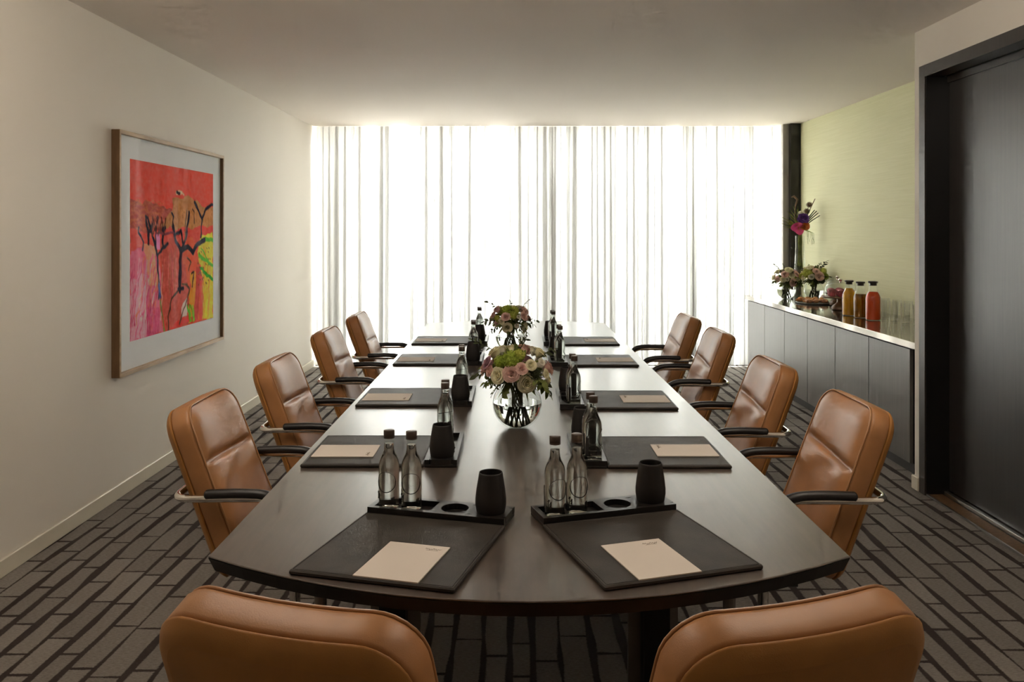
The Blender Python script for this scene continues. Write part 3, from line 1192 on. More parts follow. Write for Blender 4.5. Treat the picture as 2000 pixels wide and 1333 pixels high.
def make_tray():
    """origin: middle of the front long side, on the table"""
    r = thing('desk_tray', (0, 0, 0))
    l, d, h = TR_L / 2, TR_D, TR_H
    fl = .009
    b = MB().slab([(-l, 0), (l, 0), (l, d), (-l, d)], 0, fl, .0015, .002)
    # body top with one rectangular and two round recesses
    xr0, xr1, yr0, yr1 = -l + .014, -l + .168, .014, d - .014
    b.box(-l, l, 0, yr0 - .0, fl, h)
    b.box(-l, l, yr1, d, fl, h)
    b.box(-l, xr0, yr0, yr1, fl, h)
    o = b.build('tray_body', MT['tray'], r)
    # the part with round wells: square cells with a round hole
    m = MB()
    xs_ = [xr1, -l + .270, l]
    for ci in range(2):
        xa, xb = xs_[ci], xs_[ci + 1]
        cx, cyy, rr = -l + CIRC[ci], d / 2, .0355
        n = 32
        ou, inn = [], []
        for k in range(n):
            an = 2 * PI * k / n
            ca, sa = math.cos(an), math.sin(an)
            tx = ((xb - cx) / ca if ca > 1e-6 else (xa - cx) / ca if ca < -1e-6 else 9)
            ty = ((yr1 - cyy) / sa if sa > 1e-6 else (yr0 - cyy) / sa if sa < -1e-6 else 9)
            t = min(tx, ty)
            t = max(t, rr + .0003)
            ou.append((cx + t * ca, cyy + t * sa))
            inn.append((cx + rr * ca, cyy + rr * sa))
        vs_ = [(p[0], p[1], h) for p in ou] + [(p[0], p[1], h) for p in inn] + [(p[0], p[1], fl) for p in inn] + [(p[0], p[1], fl) for p in ou]
        fs = []
        for k in range(n):
            j = (k + 1) % n
            fs += [(k, j, n + j, n + k), (n + k, n + j, 2 * n + j, 2 * n + k), (3 * n + k, 3 * n + j, j, k)]
        m.add(vs_, fs)
        g = [(cx + .0385 * math.cos(2 * PI * k / 32), cyy + .0385 * math.sin(2 * PI * k / 32), h) for k in range(32)]
    m.build('round_wells', MT['tray'], r)
    return r


def make_cup():
    p = [(.026, 0), (.031, .002), (.0365, .016), (.0395, .034), (.0395, .048), (.037, .070), (.0335, .092), (.0305, .110), (.0297, .1145), (.0287, .1148), (.0283, .112),
         (.031, .092), (.036, .048), (.034, .02), (.026, .006)]
    o = MB().lathe(p, 36).build('tumbler', MT['cup'], None, 'all')
    return o


def make_bottle():
    r = thing('water_bottle', (0, 0, 0))
    R = .0278
    prof = [(.024, 0), (.0268, .002), (R, .006), (R, .110), (.0274, .119), (.0255, .129), (.0215, .139), (.0170, .148), (.0142, .157), (.0130, .168), (.0125, .186), (.0131, .188), (.0131, .192)]
    gl = MB().lathe(prof, 32, cap0=True, cap1=False).build('glass_body', MT['bottle_glass'], r, 'all')
    wp = [(.021, .007), (.0255, .0085), (R - .0016, .013), (R - .0016, .110), (.0258, .119), (.024, .1285), (.020, .1385), (.0155, .1475), (.0127, .1567), (.0117, .167), (.0115, .173)]
    MB().lathe(wp, 32).build('water', MT['water'], r, True)
    MB().lathe([(.0135, .1885), (.0142, .1895), (.0142, .2055), (.0132, .2075), (.0125, .2078)], 24).build('cap', MT['cap'], r, True)
    MB().lathe([(.0138, .1866), (.0144, .187), (.0144, .1885), (.0138, .189)], 24, cap0=False, cap1=False).build('cap_ring', MT['cap'], r, True)
    # printed ring and handwriting wrapped on the glass
    pr = MB()

    def on(a, z):
        return (math.sin(a) * (R + .0004), -math.cos(a) * (R + .0004), z)
    ring = []
    for k in range(36):
        t = 2 * PI * k / 36
        ring.append(on(.95 * math.cos(t), .078 + .026 * math.sin(t)))
    pr.tube(ring, [.0013 if math.sin(2 * PI * k / 36) < .1 else .0006 for k in range(36)], 4, closed=True)
    scr = [[(-1.15, .046), (-1.05, .050), (-.98, .046), (-.92, .052)], [(-1.02, .052), (-1.0, .036), (-1.06, .032)],
           [(-.90, .040), (-.82, .046), (-.80, .038), (-.88, .034)], [(-.74, .048), (-.76, .034), (-.70, .030)],
           [(.50, .030), (.56, .038), (.60, .028), (.66, .040), (.72, .028)], [(.78, .040), (.76, .026)]]
    for s in scr:
        pr.tube([on(a, z) for a, z in s], .0011, 4)
    pr.build('printed_script', MT['print_black'], r)
    lb = MB()
    vs_, fs = [], []
    for k in range(9):
        a = -2.5 + .5 * k / 8
        vs_ += [on(a, .022), on(a, .080)]
    fs = [(2 * k, 2 * k + 2, 2 * k + 3, 2 * k + 1) for k in range(8)]
    lb.add(vs_, fs)
    lb.build('back_label', MT['print_black'], r)
    return r


mat0, pad0, tray0, cup0, bot0 = make_mat(), make_pad(), make_tray(), make_cup(), make_bottle()
PLACES = []       # (front middle of the mat x, y, direction the sitter faces, description)
nth = ['first', 'second', 'third', 'last']
for i, (ya, yb) in enumerate([(2.622, 3.007), (3.519, 3.915), (4.607, 4.98), (5.43, 5.82)]):
    PLACES.append((-.669, (ya + yb) / 2, 'L', -PI / 2, '%s place from camera on the picture side' % nth[i]))
for i, (ya, yb) in enumerate([(2.609, 2.994), (3.462, 3.847), (4.556, 4.96), (5.39, 5.80)]):
    PLACES.append((.672, (ya + yb) / 2, 'R', PI / 2, '%s place from camera on the sideboard side' % nth[i]))
PLACES.append((-.305, 1.7635, 'E', math.radians(-15), 'left place of the near table end'))
PLACES.append((.3625, 1.783, 'E', math.radians(17.5), 'right place of the near table end'))
first = True
for (x, y, sd, rz, desc) in PLACES:
    R2 = Matrix.Rotation(rz, 4, 'Z')

    def at(lx, ly, z):
        v = R2 @ Vector((lx, ly, 0))
        return (x + v.x, y + v.y, z)
    m = mat0 if first else copy_tree(mat0)
    m.location, m.rotation_euler = at(0, 0, ZTOP), (0, 0, rz)
    tag(m, 'black leather desk mat at ' + desc, 'desk mat', 'black leather desk mats on the table')
    p = pad0 if first else copy_tree(pad0)
    lx = {'L': .032, 'R': -.012, 'E': .034 if x < 0 else -.035}[sd]
    ly = .014 if sd != 'E' else .004
    p.location, p.rotation_euler = at(lx, ly, ZTOP + MAT_T + .0002), (0, 0, rz)
    tag(p, 'beige notepad on the desk mat at ' + desc, 'notepad', 'beige notepads on the desk mats')
    t = tray0 if first else copy_tree(tray0)
    t.location, t.rotation_euler = at(0, MAT_D + .002, ZTOP), (0, 0, rz)
    tag(t, 'black tray behind the desk mat at ' + desc, 'tray', 'black trays behind the desk mats')
    c = cup0 if first else copy_tree(cup0)
    c.location, c.rotation_euler = at(-TR_L / 2 + CIRC[1], MAT_D + .002 + TR_D / 2, ZTOP + .0095), (0, 0, rz)
    tag(c, 'matt black tumbler in the tray at ' + desc, 'tumbler', 'matt black tumblers in the trays')
    for k in range(2):
        b = bot0 if (first and k == 0) else copy_tree(bot0)
        b.location = at(-TR_L / 2 + BOTT[k], MAT_D + .002 + TR_D / 2 - .012 + (.004 if k else 0), ZTOP + .0095)
        b.rotation_euler = (0, 0, rz + (4.6 if sd == 'L' else 0) + (random.uniform(-.35, .35) if sd == 'E' else random.uniform(-.2, .2)))
        if sd == 'E':
            which = ['left', 'right'][k]
        else:
            far = (k == 0) if sd == 'L' else (k == 1)
            which = 'far' if far else 'near'
        tag(b, 'clear water bottle, %s one of two, %s' % (which, desc), 'bottle', 'clear water bottles in the trays')
    first = False


# ------------------------------------------------------------------ flowers
def petal_patch(mb, th, wid, r0, r1, h, curl, z0=0.0, nb=4, na=4):
    vs_, fs = [], []
    for i in range(nb + 1):
        b = i / nb
        for k in range(na + 1):
            a = -1 + 2 * k / na
            ww = wid * (.55 + .45 * math.sin(min(1, b * 1.25) * PI / 2)) * (1 - .25 * b ** 6)
            rr = r0 + (r1 - r0) * b ** 1.3 + curl * max(0, b - .72) ** 2 * 9
            zz = z0 + h * math.sin(b * PI / 2 * 1.02) * (1 - .10 * a * a * b) - abs(curl) * max(0, b - .8) * 2.2
            an = th + a * ww
            vs_.append((rr * math.cos(an), rr * math.sin(an), zz))
    for i in range(nb):
        for k in range(na):
            q = i * (na + 1) + k
            fs.append((q, q + 1, q + na + 2, q + na + 1))
    mb.add(vs_, fs)


def rose_mesh(name, mat, seed):
    """unit rose: radius about 1, opening up +Z"""
    rg = random.Random(seed)
    mb = MB()
    mb.sphere((0, 0, .45), .12, 8, 6, (1, 1, 2.2))
    lay = [(2, .10, .12, .90, .0, 1.7), (3, .20, .26, .96, .0, 1.35), (4, .30, .42, .96, .02, 1.05), (5, .40, .58, .92, .06, .86), (5, .48, .76, .82, .14, .84), (6, .52, .96, .66, .22, .74)]
    for n, r0, r1, h, cu, wd in lay:
        off = rg.uniform(0, 6)
        for k in range(n):
            petal_patch(mb, off + 2 * PI * k / n + rg.uniform(-.1, .1), wd, r0, r1 * rg.uniform(.92, 1.06), h * rg.uniform(.93, 1.05), cu * rg.uniform(.6, 1.2))
    mb.lathe([(.1, -.35), (.3, -.12), (.5, .1), (.55, .25)], 10, cap1=False)
    return mb.mesh(name, mat, 'all')


def pompon_mesh(name, mat, seed, n=70):
    """unit ball of small florets"""
    rg = random.Random(seed)
    mb = MB()
    mb.sphere((0, 0, 0), .78, 10, 8)
    for i in range(n):
        z = 1 - 2 * (i + .5) / n
        a = i * 2.39996
        d = Vector((math.sqrt(1 - z * z) * math.cos(a), math.sqrt(1 - z * z) * math.sin(a), z))
        q = d.to_track_quat('Z', 'Y').to_matrix().to_4x4()
        s = rg.uniform(.17, .25)
        f = MB()
        for k in range(4):
            an = PI / 2 * k
            c, si = math.cos(an), math.sin(an)
            pts = [(0, 0, 0), (s * .9, -s * .5, .06), (s * 1.35, 0, .1), (s * .9, s * .5, .06)]
            f.add([(x * c - y * si, x * si + y * c, zz) for x, y, zz in pts], [(0, 1, 2, 3)])
        f.xform(Matrix.Translation(d * rg.uniform(.82, .98)) @ q @ Matrix.Rotation(rg.uniform(0, 3), 4, 'Z'))
        mb.add(f.v, f.f)
    return mb.mesh(name, mat)


def leaf_into(mb, M4, ln, wd, fold=.25, droop=.3):
    vs_, fs = [], []
    n = 6
    for i in range(n + 1):
        t = i / n
        ww = wd * math.sin(PI * min(1, t * .96 + .04)) ** .8 * (1 - .3 * t)
        z = -droop * ln * t * t
        for s in (-1, 0, 1):
            vs_.append((s * ww, t * ln, z + abs(s) * ww * fold))
    for i in range(n):
        for k in range(2):
            q = i * 3 + k
            fs.append((q, q + 1, q + 4, q + 3))
    mb.add([tuple(M4 @ Vector(p)) for p in vs_], fs)


def sprig_mesh(name, mat, seed, n=7, ln=.09, lw=.011, ll=.032):
    """leafy sprig along +Y"""
    rg = random.Random(seed)
    mb = MB()
    pts = [(0.006 * math.sin(5 * t), ln * t, .012 * math.sin(2.2 * t)) for t in [k / 6 for k in range(7)]]
    mb.tube(pts, [.0014] * 6 + [.0007], 5)
    for k in range(n):
        t = .2 + .8 * k / (n - 1)
        s = 1 if k % 2 else -1
        if k == n - 1:
            s = 0
        Mx = Matrix.Translation((0.006 * math.sin(5 * t), ln * t, .012 * math.sin(2.2 * t))) @ Matrix.Rotation(-s * rg.uniform(.7, 1.1), 4, 'Z') @ Matrix.Rotation(rg.uniform(-.4, .5), 4, 'X') @ Matrix.Rotation(rg.uniform(-.8, .8), 4, 'Y')
        leaf_into(mb, Mx, ll * rg.uniform(.75, 1.15), lw * rg.uniform(.8, 1.1))
    return mb.mesh(name, mat, 'all')


FL = {
    'C': [rose_mesh('cream_rose', MT['cream'], s) for s in (1, 2)],
    'P': [rose_mesh('pink_rose', MT['pink'], s) for s in (3, 4)],
    'M': [rose_mesh('mauve_rose', MT['mauve'], 5)],
    'W': [rose_mesh('white_bloom', MT['white'], 6)],
    'G': [pompon_mesh('green_hydrangea', MT['green_fl'], 7)],
    'Y': [pompon_mesh('lime_hydrangea', MT['lime'], 8)],
    'B': [pompon_mesh('dark_thistle', MT['leaf'], 9, 60)],
}
FLN = {'C': 'rose', 'P': 'rose', 'M': 'rose', 'W': 'small_bloom', 'G': 'hydrangea', 'Y': 'hydrangea', 'B': 'thistle'}
SPR = [sprig_mesh('sprig_dark', MT['leaf'], 1), sprig_mesh('sprig_olive', MT['leaf2'], 2, 6, .07, .013, .036), sprig_mesh('sprig_fine', MT['leaf'], 3, 9, .11, .005, .02)]


def make_vase(R=.092, wz=.5):
    r = thing('globe_vase', (0, 0, 0))
    prof = []
    zc = R * .97
    for k in range(26):
        a = -PI / 2 + .30 + (PI - .30 - .52) * k / 25
        prof.append((R * math.cos(a), zc + R * math.sin(a)))
    zb = prof[0][1]
    prof = [(p[0], p[1] - zb) for p in prof]
    rt = prof[-1][0]
    prof += [(rt + .001, prof[-1][1] + .003), (rt + .0035, prof[-1][1] + .006)]
    MB().lathe(prof, 40, cap1=False).build('glass_bowl', MT['glass_edge'], r, 'all')
    q = [(max(.001, p[0] - .003), p[1] + .004) for p in prof if p[1] < 2 * R * wz]
    MB().lathe(q, 40).build('water', MT['water'], r, True)
    r['top'] = prof[-1][1]
    return r


def bouquet(loc, heads, sc, seed, label, rz=0.0):
    """heads: (dx, dz, kind, radius) as seen from the front; loc: middle of the dome; sc scales positions"""
    rg = random.Random(seed)
    b = thing('bouquet', loc, rz, label, 'flowers', 'mixed rose bouquets in globe vases')
    RX, RZ = .118 * sc, .098 * sc
    dome = []
    for dx, dz, kd, rr in heads:
        q = (dx / RX) ** 2 + (dz / RZ) ** 2
        dy = -RX * math.sqrt(max(.03, 1 - q)) * .95
        dome.append((dx, dy, dz, kd, rr))
    for k in range(12):
        an = .15 + 2.85 * (k % 6) / 5
        el = [.1, .75][k // 6]
        dome.append((RX * math.cos(an) * math.cos(el), RX * math.sin(an) * math.cos(el), RZ * (math.sin(el) - .2), rg.choice('CCPPYGWM'), rg.uniform(.026, .034) * sc))
    for dx, dy, dz, kd, rr in dome:
        me = rg.choice(FL[kd])
        o = link(FLN[kd], me, b)
        d = Vector((dx, dy, dz + .05)).normalized()
        o.location = Vector((dx, dy, dz)) * (1 - (.55 * rr / .12))
        o.rotation_euler = (d.to_track_quat('Z', 'Y')).to_euler()
        o.scale = (rr * .95, rr * .95, rr * .95)
    # inner mass of foliage behind the heads
    inner = MB()
    for k in range(70):
        d = Vector((rg.gauss(0, 1), rg.gauss(0, 1), rg.gauss(0, .8))).normalized()
        q = d.to_track_quat('Y', 'Z').to_matrix().to_4x4()
        leaf_into(inner, Matrix.Translation(Vector((d.x * RX * .3, d.y * RX * .3, d.z * RZ * .3 - .01))) @ q, RX * rg.uniform(.45, .8), .016, .2, .1)
    inner.build('foliage', MT['leaf2'], b, 'all')
    for k in range(20):
        an = 2 * PI * k / 20 + rg.uniform(-.15, .15)
        el = rg.uniform(-.75, -.1) if k % 5 else rg.uniform(.3, .9)
        d = Vector((math.cos(an) * math.cos(el), math.sin(an) * math.cos(el), math.sin(el)))
        o = link('leaf_sprig', rg.choice(SPR), b)
        o.location = Vector((d.x * RX * .62, d.y * RX * .62, d.z * RZ * .7))
        o.rotation_euler = (d.to_track_quat('Y', 'Z') @ Euler((0, rg.uniform(-1, 1), 0)).to_quaternion()).to_euler()
        s = rg.uniform(.75, 1.05) * sc
        o.scale = (s, s, s)
    zb = -(loc[2] - (ZTOP if loc[0] < 1.5 else ZT) - .012)
    for k in range(14):
        a0 = 2 * PI * k / 14 + rg.uniform(-.2, .2)
        MB().tube([(.05 * math.cos(a0), .05 * math.sin(a0), -.01), (.020 * math.cos(a0 + .6), .020 * math.sin(a0 + .6), -.085 * sc),
                   (.042 * math.cos(a0 + 2.2), .042 * math.sin(a0 + 2.2), zb)], .0030, 6).build('stem', MT['stem'], b, 'all')
    return b


def zl(lst, cx, cy, k):
    return [((x - cx) * k, (cy - y) * k, t, r * k) for x, y, t, r in lst]


k1 = 3.16 / 1650 / 4.443
H1 = zl([(430, 728, 'P', 78), (560, 815, 'C', 86), (312, 748, 'C', 74), (215, 650, 'M', 62), (420, 590, 'G', 88), (318, 612, 'G', 55), (520, 676, 'P', 55), (600, 650, 'C', 52),
         (650, 725, 'B', 60), (730, 745, 'C', 46), (752, 815, 'C', 42), (240, 720, 'P', 52), (500, 545, 'Y', 52), (690, 630, 'W', 36)], 480, 700, k1)
k2 = 5.18 / 1650 / 4.443
H2 = zl([(432, 335, 'C', 46), (575, 345, 'C', 52), (420, 238, 'P', 42), (580, 240, 'P', 42), (430, 165, 'G', 48), (485, 215, 'Y', 36), (500, 172, 'Y', 40), (340, 300, 'P', 30), (308, 228, 'P', 34),
         (512, 312, 'W', 22), (588, 192, 'P', 38), (335, 245, 'Y', 28), (530, 235, 'W', 20), (380, 280, 'C', 32)], 455, 255, k2)
vase0 = make_vase()
V1, V2 = (.008, 3.17, ZTOP), (-.028, 5.15, ZTOP)
VT = vase0['top']
del vase0['top']
vase0.location = V1
tag(vase0, 'round clear glass vase with water, nearer the camera on the table', 'vase', 'round glass vases')
v = copy_tree(vase0)
v.location = V2
tag(v, 'round clear glass vase with water, farther from camera on the table', 'vase', 'round glass vases')
bouquet((.008, 3.17, .965), H1, 1.06, 21, 'cream and pink rose bouquet, nearer one on the conference table')
bouquet((-.030, 5.15, .945), H2, 1.0, 22, 'pink and cream rose bouquet, farther one on the conference table')
ZS = ZT + .0004
SA, SB = (2.645, 8.24), (2.865, 8.10)
for (sx_, sy_), lab in ((SA, 'round glass vase on sideboard holding the bouquet nearest the curtain'), (SB, 'round glass vase on sideboard standing next to the cake stand platter')):
    v = copy_tree(vase0)
    v.location = (sx_, sy_, ZS)
    tag(v, lab, 'vase', 'round glass vases')
HA = zl([(300, 275, 'C', 55), (240, 330, 'P', 50), (345, 440, 'P', 55), (260, 390, 'W', 30), (215, 400, 'C', 40), (160, 400, 'P', 45), (320, 345, 'C', 42), (400, 330, 'P', 48), (420, 400, 'C', 42), (420, 470, 'Y', 36)], 300, 370, 8.2 / 1650 / 6.45)
HB = zl([(500, 290, 'Y', 60), (560, 225, 'C', 42), (660, 340, 'P', 62), (560, 340, 'W', 38), (620, 270, 'P', 45), (740, 260, 'Y', 46), (780, 340, 'G', 46), (490, 360, 'C', 40), (540, 280, 'Y', 40), (720, 400, 'B', 40)], 640, 320, 8.2 / 1650 / 6.45)
bouquet((SA[0], SA[1], 1.02), HA, 1.08, 23, 'pale rose bouquet on the sideboard, the one nearest the curtain')
bouquet((SB[0], SB[1], 1.05), HB, 1.08, 24, 'lime and pink bouquet on the sideboard in front of the tall vase')


# tall vase with the exotic bunch
def tall_vase():
    x, y = 2.85, 8.45
    r = thing('tall_vase', (x, y, ZS), 0, 'tall slim clear glass vase at the window end of sideboard', 'vase')
    prof = [(.060, 0), (.066, .004), (.062, .12), (.050, .36), (.042, .52), (.044, .60), (.047, .615)]
    MB().lathe(prof, 28, cap1=False).build('glass_body', MT['glass_edge'], r, 'all')
    MB().lathe([(.058, .006), (.059, .12), (.047, .36), (.044, .43)], 28).build('water', MT['glass'], r, True)
    f = thing('exotic_bouquet', (x, y, ZS + .615), 0, 'exotic bouquet with magenta anthurium and purple bloom in the tall vase', 'flowers')
    rg = random.Random(4)
    # stems inside the vase
    for k in range(9):
        a = 2 * PI * k / 9
        MB().tube([(.012 * math.cos(a), .012 * math.sin(a), .06), (.016 * math.cos(a + .5), .016 * math.sin(a + .5), -.06), (.024 * math.cos(a + 2), .024 * math.sin(a + 2), -.30 - .03 * rg.random())], .004, 6).build('stem', MT['stem2'], f, 'all')
    # anthurium spathe
    mb = MB()
    vs_, fs = [], []
    n, m_ = 24, 5
    for j in range(m_ + 1):
        t = j / m_
        for k in range(n):
            a = 2 * PI * k / n
            rr = .062 * t * (1 + .12 * math.cos(a) - .25 * max(0, math.cos(a - PI)) ** 8)
            vs_.append((rr * math.sin(a), -.012 + .02 * t * t * math.sin(2 * a), rr * math.cos(a)))
    for j in range(m_):
        for k in range(n):
            l = (k + 1) % n
            fs.append((j * n + k, j * n + l, (j + 1) * n + l, (j + 1) * n + k))
    mb.add(vs_, fs)
    for (lx, lz, s) in ((-.05, .075, 1.0), (-.035, .055, .8)):
        o = MB().add(mb.v, mb.f).xform(Matrix.Translation((lx, -.06, lz)) @ Matrix.Rotation(.5, 4, 'Y') @ Matrix.Rotation(.35, 4, 'X') @ Matrix.Scale(s, 4)).build('anthurium', MT['magenta'], f, 'all')
        MB().tube([(lx, -.065, lz), (lx - .01, -.09, lz + .03)], .004, 6).build('spadix', MT['orange_fl'], o, 'all')
    for nm, mt, lx, lz, rr in (('purple_bloom', MT['purple'], .012, .165, .05), ('purple_bloom', MT['purple'], -.01, .15, .04), ('purple_bloom', MT['purple'], .03, .15, .038), ('orange_bloom', MT['orange_fl'], .02, .085, .05)):
        o = link(nm, rose_mesh(nm, mt, int(rr * 999)), f)
        o.location = (lx, -.045, lz)
        o.rotation_euler = (1.0, 0, 0)
        o.scale = (rr, rr, rr)
    MB().sphere((.005, -.01, .215), .034, 14, 10).build('cream_ball', MT['white'], f, 'all')
    # dried pod, wheel and twigs
    for (tx, tz, mt) in ((.09, .31, 'dry'), (.065, .245, 'dry')):
        MB().tube([(.0, 0, .03), (tx * .6, .0, tz * .6), (tx, -.01, tz)], .0025, 5).build('twig', MT['dry'], f, 'all')
        o = link('seed_head', pompon_mesh('seed_head', MT['dry'], 3, 40), f)
        o.location, o.scale = (tx, -.01, tz), (.03, .03, .03)
    MB().tube([(0.02, 0, .03), (.08, 0, .22), (.15, 0, .37)], [.004, .0035, .004], 6).build('twig', MT['dry'], f, 'all')
    MB().tube([(-.02, 0, .05), (-.05, .01, .20), (-.045, 0, .30), (-.03, -.01, .36), (-.06, 0, .395), (-.085, 0, .385)], [.004, .005, .007, .012, .012, .005], 7).build('twig', MT['dry'], f, 'all')
    # palm blades on the right, grasses on the left
    for k, (ex, ez) in enumerate([(.10, .26), (.145, .255), (.165, .245), (.18, .225), (.195, .20)]):
        MB().tube([(.02, .0, .07), (ex * .48, -ex * .36, .07 + (ez - .07) * .62), (ex * .8, -ex * .6, ez)], [.005, .013, .010], 6, flat=.3).build('palm_blade', MT['palm'], f, 'all')
    for k in range(44):
        a = rg.uniform(-2.0, .15)
        ln = rg.uniform(.13, .27)
        e = (math.sin(a) * ln * .7 - .01, rg.uniform(-.05, .05), .08 + abs(math.cos(a)) * ln * .9)
        MB().tube([(-.01, 0, .06), (e[0] * .5, e[1] * .5, .06 + (e[2] - .06) * .62), e], [.0030, .0030, .0012], 4).build('grass_blade', MT['stem2'], f)
    MB().tube([(-.02, -.02, .09), (-.12, -.03, .10), (-.16, -.03, .105)], [.004, .010, .004], 6, flat=.4).build('palm_blade', MT['palm'], f, 'all')
    for k in range(8):
        x0 = .06 + .01 * k
        MB().tube([(.03, -.01, .06), (x0, -.02, .06 - .005 * k), (x0 + rg.uniform(-.02, .03), -.02, -.02 - rg.uniform(0, .08))], .0014, 4).build('trailing_tendril', MT['stem2'], f)
tall_vase()


# ------------------------------------------------------------------ food and drinks on the sideboard
def croissant_mesh(mat, seed):
    rg = random.Random(seed)
    pts, rad = [], []
    for k in range(15):
        t = -1 + 2 * k / 14
        a = t * 1.25
        pts.append((.034 * math.sin(a), .034 * (1 - math.cos(a)), .016))
        ridge = .0022 * (1 if k % 2 else -1)
        rad.append(max(.003, .0175 * (1 - abs(t) ** 1.8) + .004 + ridge))
    return MB().tube(pts, rad, 10).mesh('croissant', mat, 'all')


def platter():
    x, y = 2.73, 7.74
    el = [(.15 * math.cos(a), .20 * math.sin(a)) for a in [2 * PI * k / 32 for k in range(32)]]
    o = MB().slab(el, 0, .012, .003).build('platter', MT['slate'], None, True)
    o.location = (x, y, ZS)
    tag(o, 'dark oval slate platter of pastries on the sideboard', 'platter')
    cm = [croissant_mesh(MT['pastry'], 1), croissant_mesh(MT['pastry2'], 2)]
    sp = [(-.065, .125), (.0, .135), (.065, .125), (-.100, .055), (-.034, .060), (.034, .055), (.100, .060),
          (-.075, -.015), (0, -.010), (.075, -.015), (-.07, -.090), (-.0, -.085), (.07, -.090)]
    rg = random.Random(2)
    rn = ['far row', 'second row', 'third row', 'near row']
    cnt = {}
    for (lx, ly) in sp:
        row = 0 if ly > .1 else 1 if ly > .03 else 2 if ly > -.04 else 3
        cnt[row] = cnt.get(row, 0) + 1
        sug = row == 3
        o = link('pastry', cm[1 if sug else 0])
        o.location = (x + lx, y + ly, ZS + .0125 - .001)
        o.rotation_euler = (0, 0, rg.uniform(0, 6))
        tag(o, '%s croissant on the slate platter, %s, %s from left' % ('pale pink-brown' if sug else 'golden', rn[row], nth[cnt[row] - 1] if cnt[row] < 4 else 'fourth'), 'croissant', 'croissants on the slate platter')
platter()


def cake_stand(x, y, h, r, full, lab, labd):
    s = thing('cake_stand', (x, y, ZS), 0, lab, 'cake stand', 'cake stands on the sideboard')
    MB().lathe([(.062, 0), (.070, .006), (.072, .022), (.062, .038), (.040, .052), (.030, .065), (.028, h - .018), (.045, h - .012)], 32).build('base', MT['wood_board'], s, True)
    MB().lathe([(r - .008, h - .012), (r, h - .007), (r, h - .002), (r - .003, h)], 40).build('plate', MT['wood_board'], s, True)
    d = thing('glass_cloche', (x, y, ZS + h + .0006), 0, labd, 'cloche', 'glass cloches on the cake stands')
    rd = r * .82
    pr = [(rd, 0), (rd, .05), (rd * .97, .075), (rd * .86, .097), (rd * .62, .110), (rd * .25, .116), (.004, .117)]
    MB().lathe(pr, 36, cap0=False).build('dome', MT['glass_edge'], d, 'all')
    MB().lathe([(.010, .117), (.008, .124), (.016, .132), (.018, .140), (.012, .148)], 18).build('knob', MT['chrome'], d, True)
    if full:
        for k in range(7):
            a = 2 * PI * k / 6
            q = (0, 0) if k == 6 else (.082 * math.cos(a + .3), .082 * math.sin(a + .3))
            m = thing('muffin', (x + q[0], y + q[1], ZS + h + .0008), k, 'red muffin under the near glass cloche, ' + ['rightmost towards window', 'window side', 'leftmost towards window', 'leftmost towards camera', 'camera side', 'rightmost towards camera', 'in the middle'][k], 'muffin', 'red muffins under the cloche')
            if k == 0:
                mb = MB()
                n = 28
                rows_ = [(.023, 0), (.033, .045)]
                vs_ = []
                for rr, z in rows_:
                    for j in range(n):
                        f_ = rr + (.0014 if j % 2 else -.0014)
                        vs_.append((f_ * math.cos(2 * PI * j / n), f_ * math.sin(2 * PI * j / n), z))
                fs = [(j, (j + 1) % n, (j + 1) % n + n, j + n) for j in range(n)] + [tuple(reversed(range(n)))]
                MUF['case'] = mb.add(vs_, fs).mesh('paper_case', MT['muffin_case'])
                MUF['top'] = MB().sphere((0, 0, .045), .035, 14, 8, (1, 1, .6)).mesh('muffin_top', MT['muffin_top'], 'all')
            link('paper_case', MUF['case'], m)
            link('muffin_top', MUF['top'], m)
MUF = {}
cake_stand(2.735, 7.10, .115, .155, True, 'walnut cake stand holding red muffins behind the juice carafes', 'clear glass cloche over red muffins')
cake_stand(2.865, 7.50, .115, .12, False, 'empty wooden cake stand partly hidden behind the muffin stand', 'glass cloche partly hidden behind the muffin cloche')


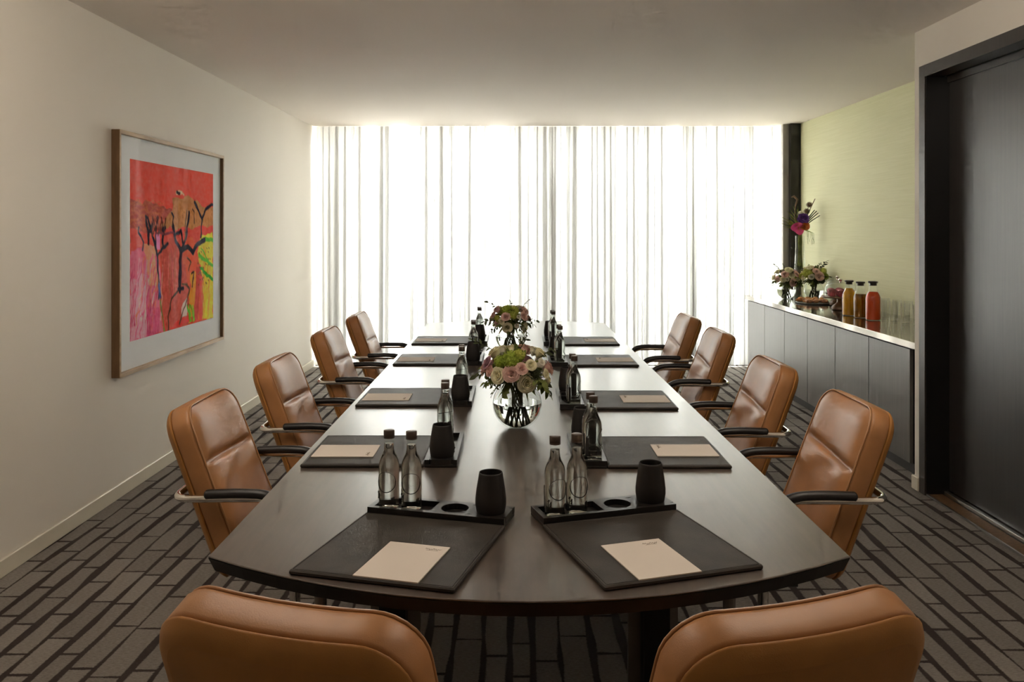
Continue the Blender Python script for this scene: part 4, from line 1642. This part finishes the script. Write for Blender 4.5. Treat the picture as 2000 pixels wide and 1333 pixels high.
def carafe(x, y, mt, fill, lab, s=1.0):
    r = thing('carafe', (x, y, ZS), 0, lab, 'carafe', 'juice carafes on the sideboard')
    prof = [(.044, 0), (.049, .003), (.0505, .010), (.0505, .150), (.049, .165), (.043, .182), (.033, .200), (.0275, .214), (.0265, .225), (.0275, .262)]
    prof = [(a * s, b * s) for a, b in prof]
    MB().lathe(prof, 32, cap1=False).build('glass_body', MT['glass'], r, 'all')
    ip = [(max(.001, a - .0022), b + (.004 if i < 3 else 0)) for i, (a, b) in enumerate(prof) if b < fill * s]
    MB().lathe(ip, 32).build('juice', MT[mt], r, True)
    MB().lathe([(.024 * s, .245 * s), (.0245 * s, .2625 * s), (.033 * s, .2635 * s), (.034 * s, .273 * s), (.032 * s, .276 * s)], 24).build('lid', MT['lid'], r, True)
carafe(2.625, 6.64, 'orange', .22, 'glass carafe of yellow orange juice, dark lid, beside cake stand')
carafe(2.645, 6.47, 'amber', .19, 'glass carafe of amber apple juice between orange and red juice')
carafe(2.665, 6.29, 'red', .205, 'glass carafe of red juice, nearest the empty tumblers', 1.05)

g0 = None
rowsg = [(2.775, 6.48, 4, .085, 'front'), (2.80, 6.78, 4, .0, 'back')]
for ri, (name, pos) in enumerate((('front', [(2.765, 6.36), (2.79, 6.22), (2.80, 6.06), (2.83, 5.94)]), ('back', [(2.86, 6.52), (2.885, 6.38), (2.905, 6.24), (2.92, 6.10)]))):
    for k, (x, y) in enumerate(pos):
        if g0 is None:
            g0 = thing('drinking_glass', (x, y, ZS))
            MB().lathe([(.024, 0), (.027, .002), (.0275, .012), (.031, .145), (.0318, .146), (.0305, .1455), (.0265, .016), (.002, .0145)], 28).build('glass_wall', MT['glass'], g0, 'all')
            MB().lathe([(.022, .001), (.0262, .003), (.0262, .013), (.02, .0142)], 28).build('glass_base', MT['glass'], g0, True)
            c = g0
        else:
            c = copy_tree(g0)
        c.location = (x, y, ZS)
        tag(c, 'empty clear drinking glass on sideboard, %s row, %s from the carafes' % (name, nth[k] if k < 3 else 'fourth'), 'glass', 'empty drinking glasses on the sideboard')
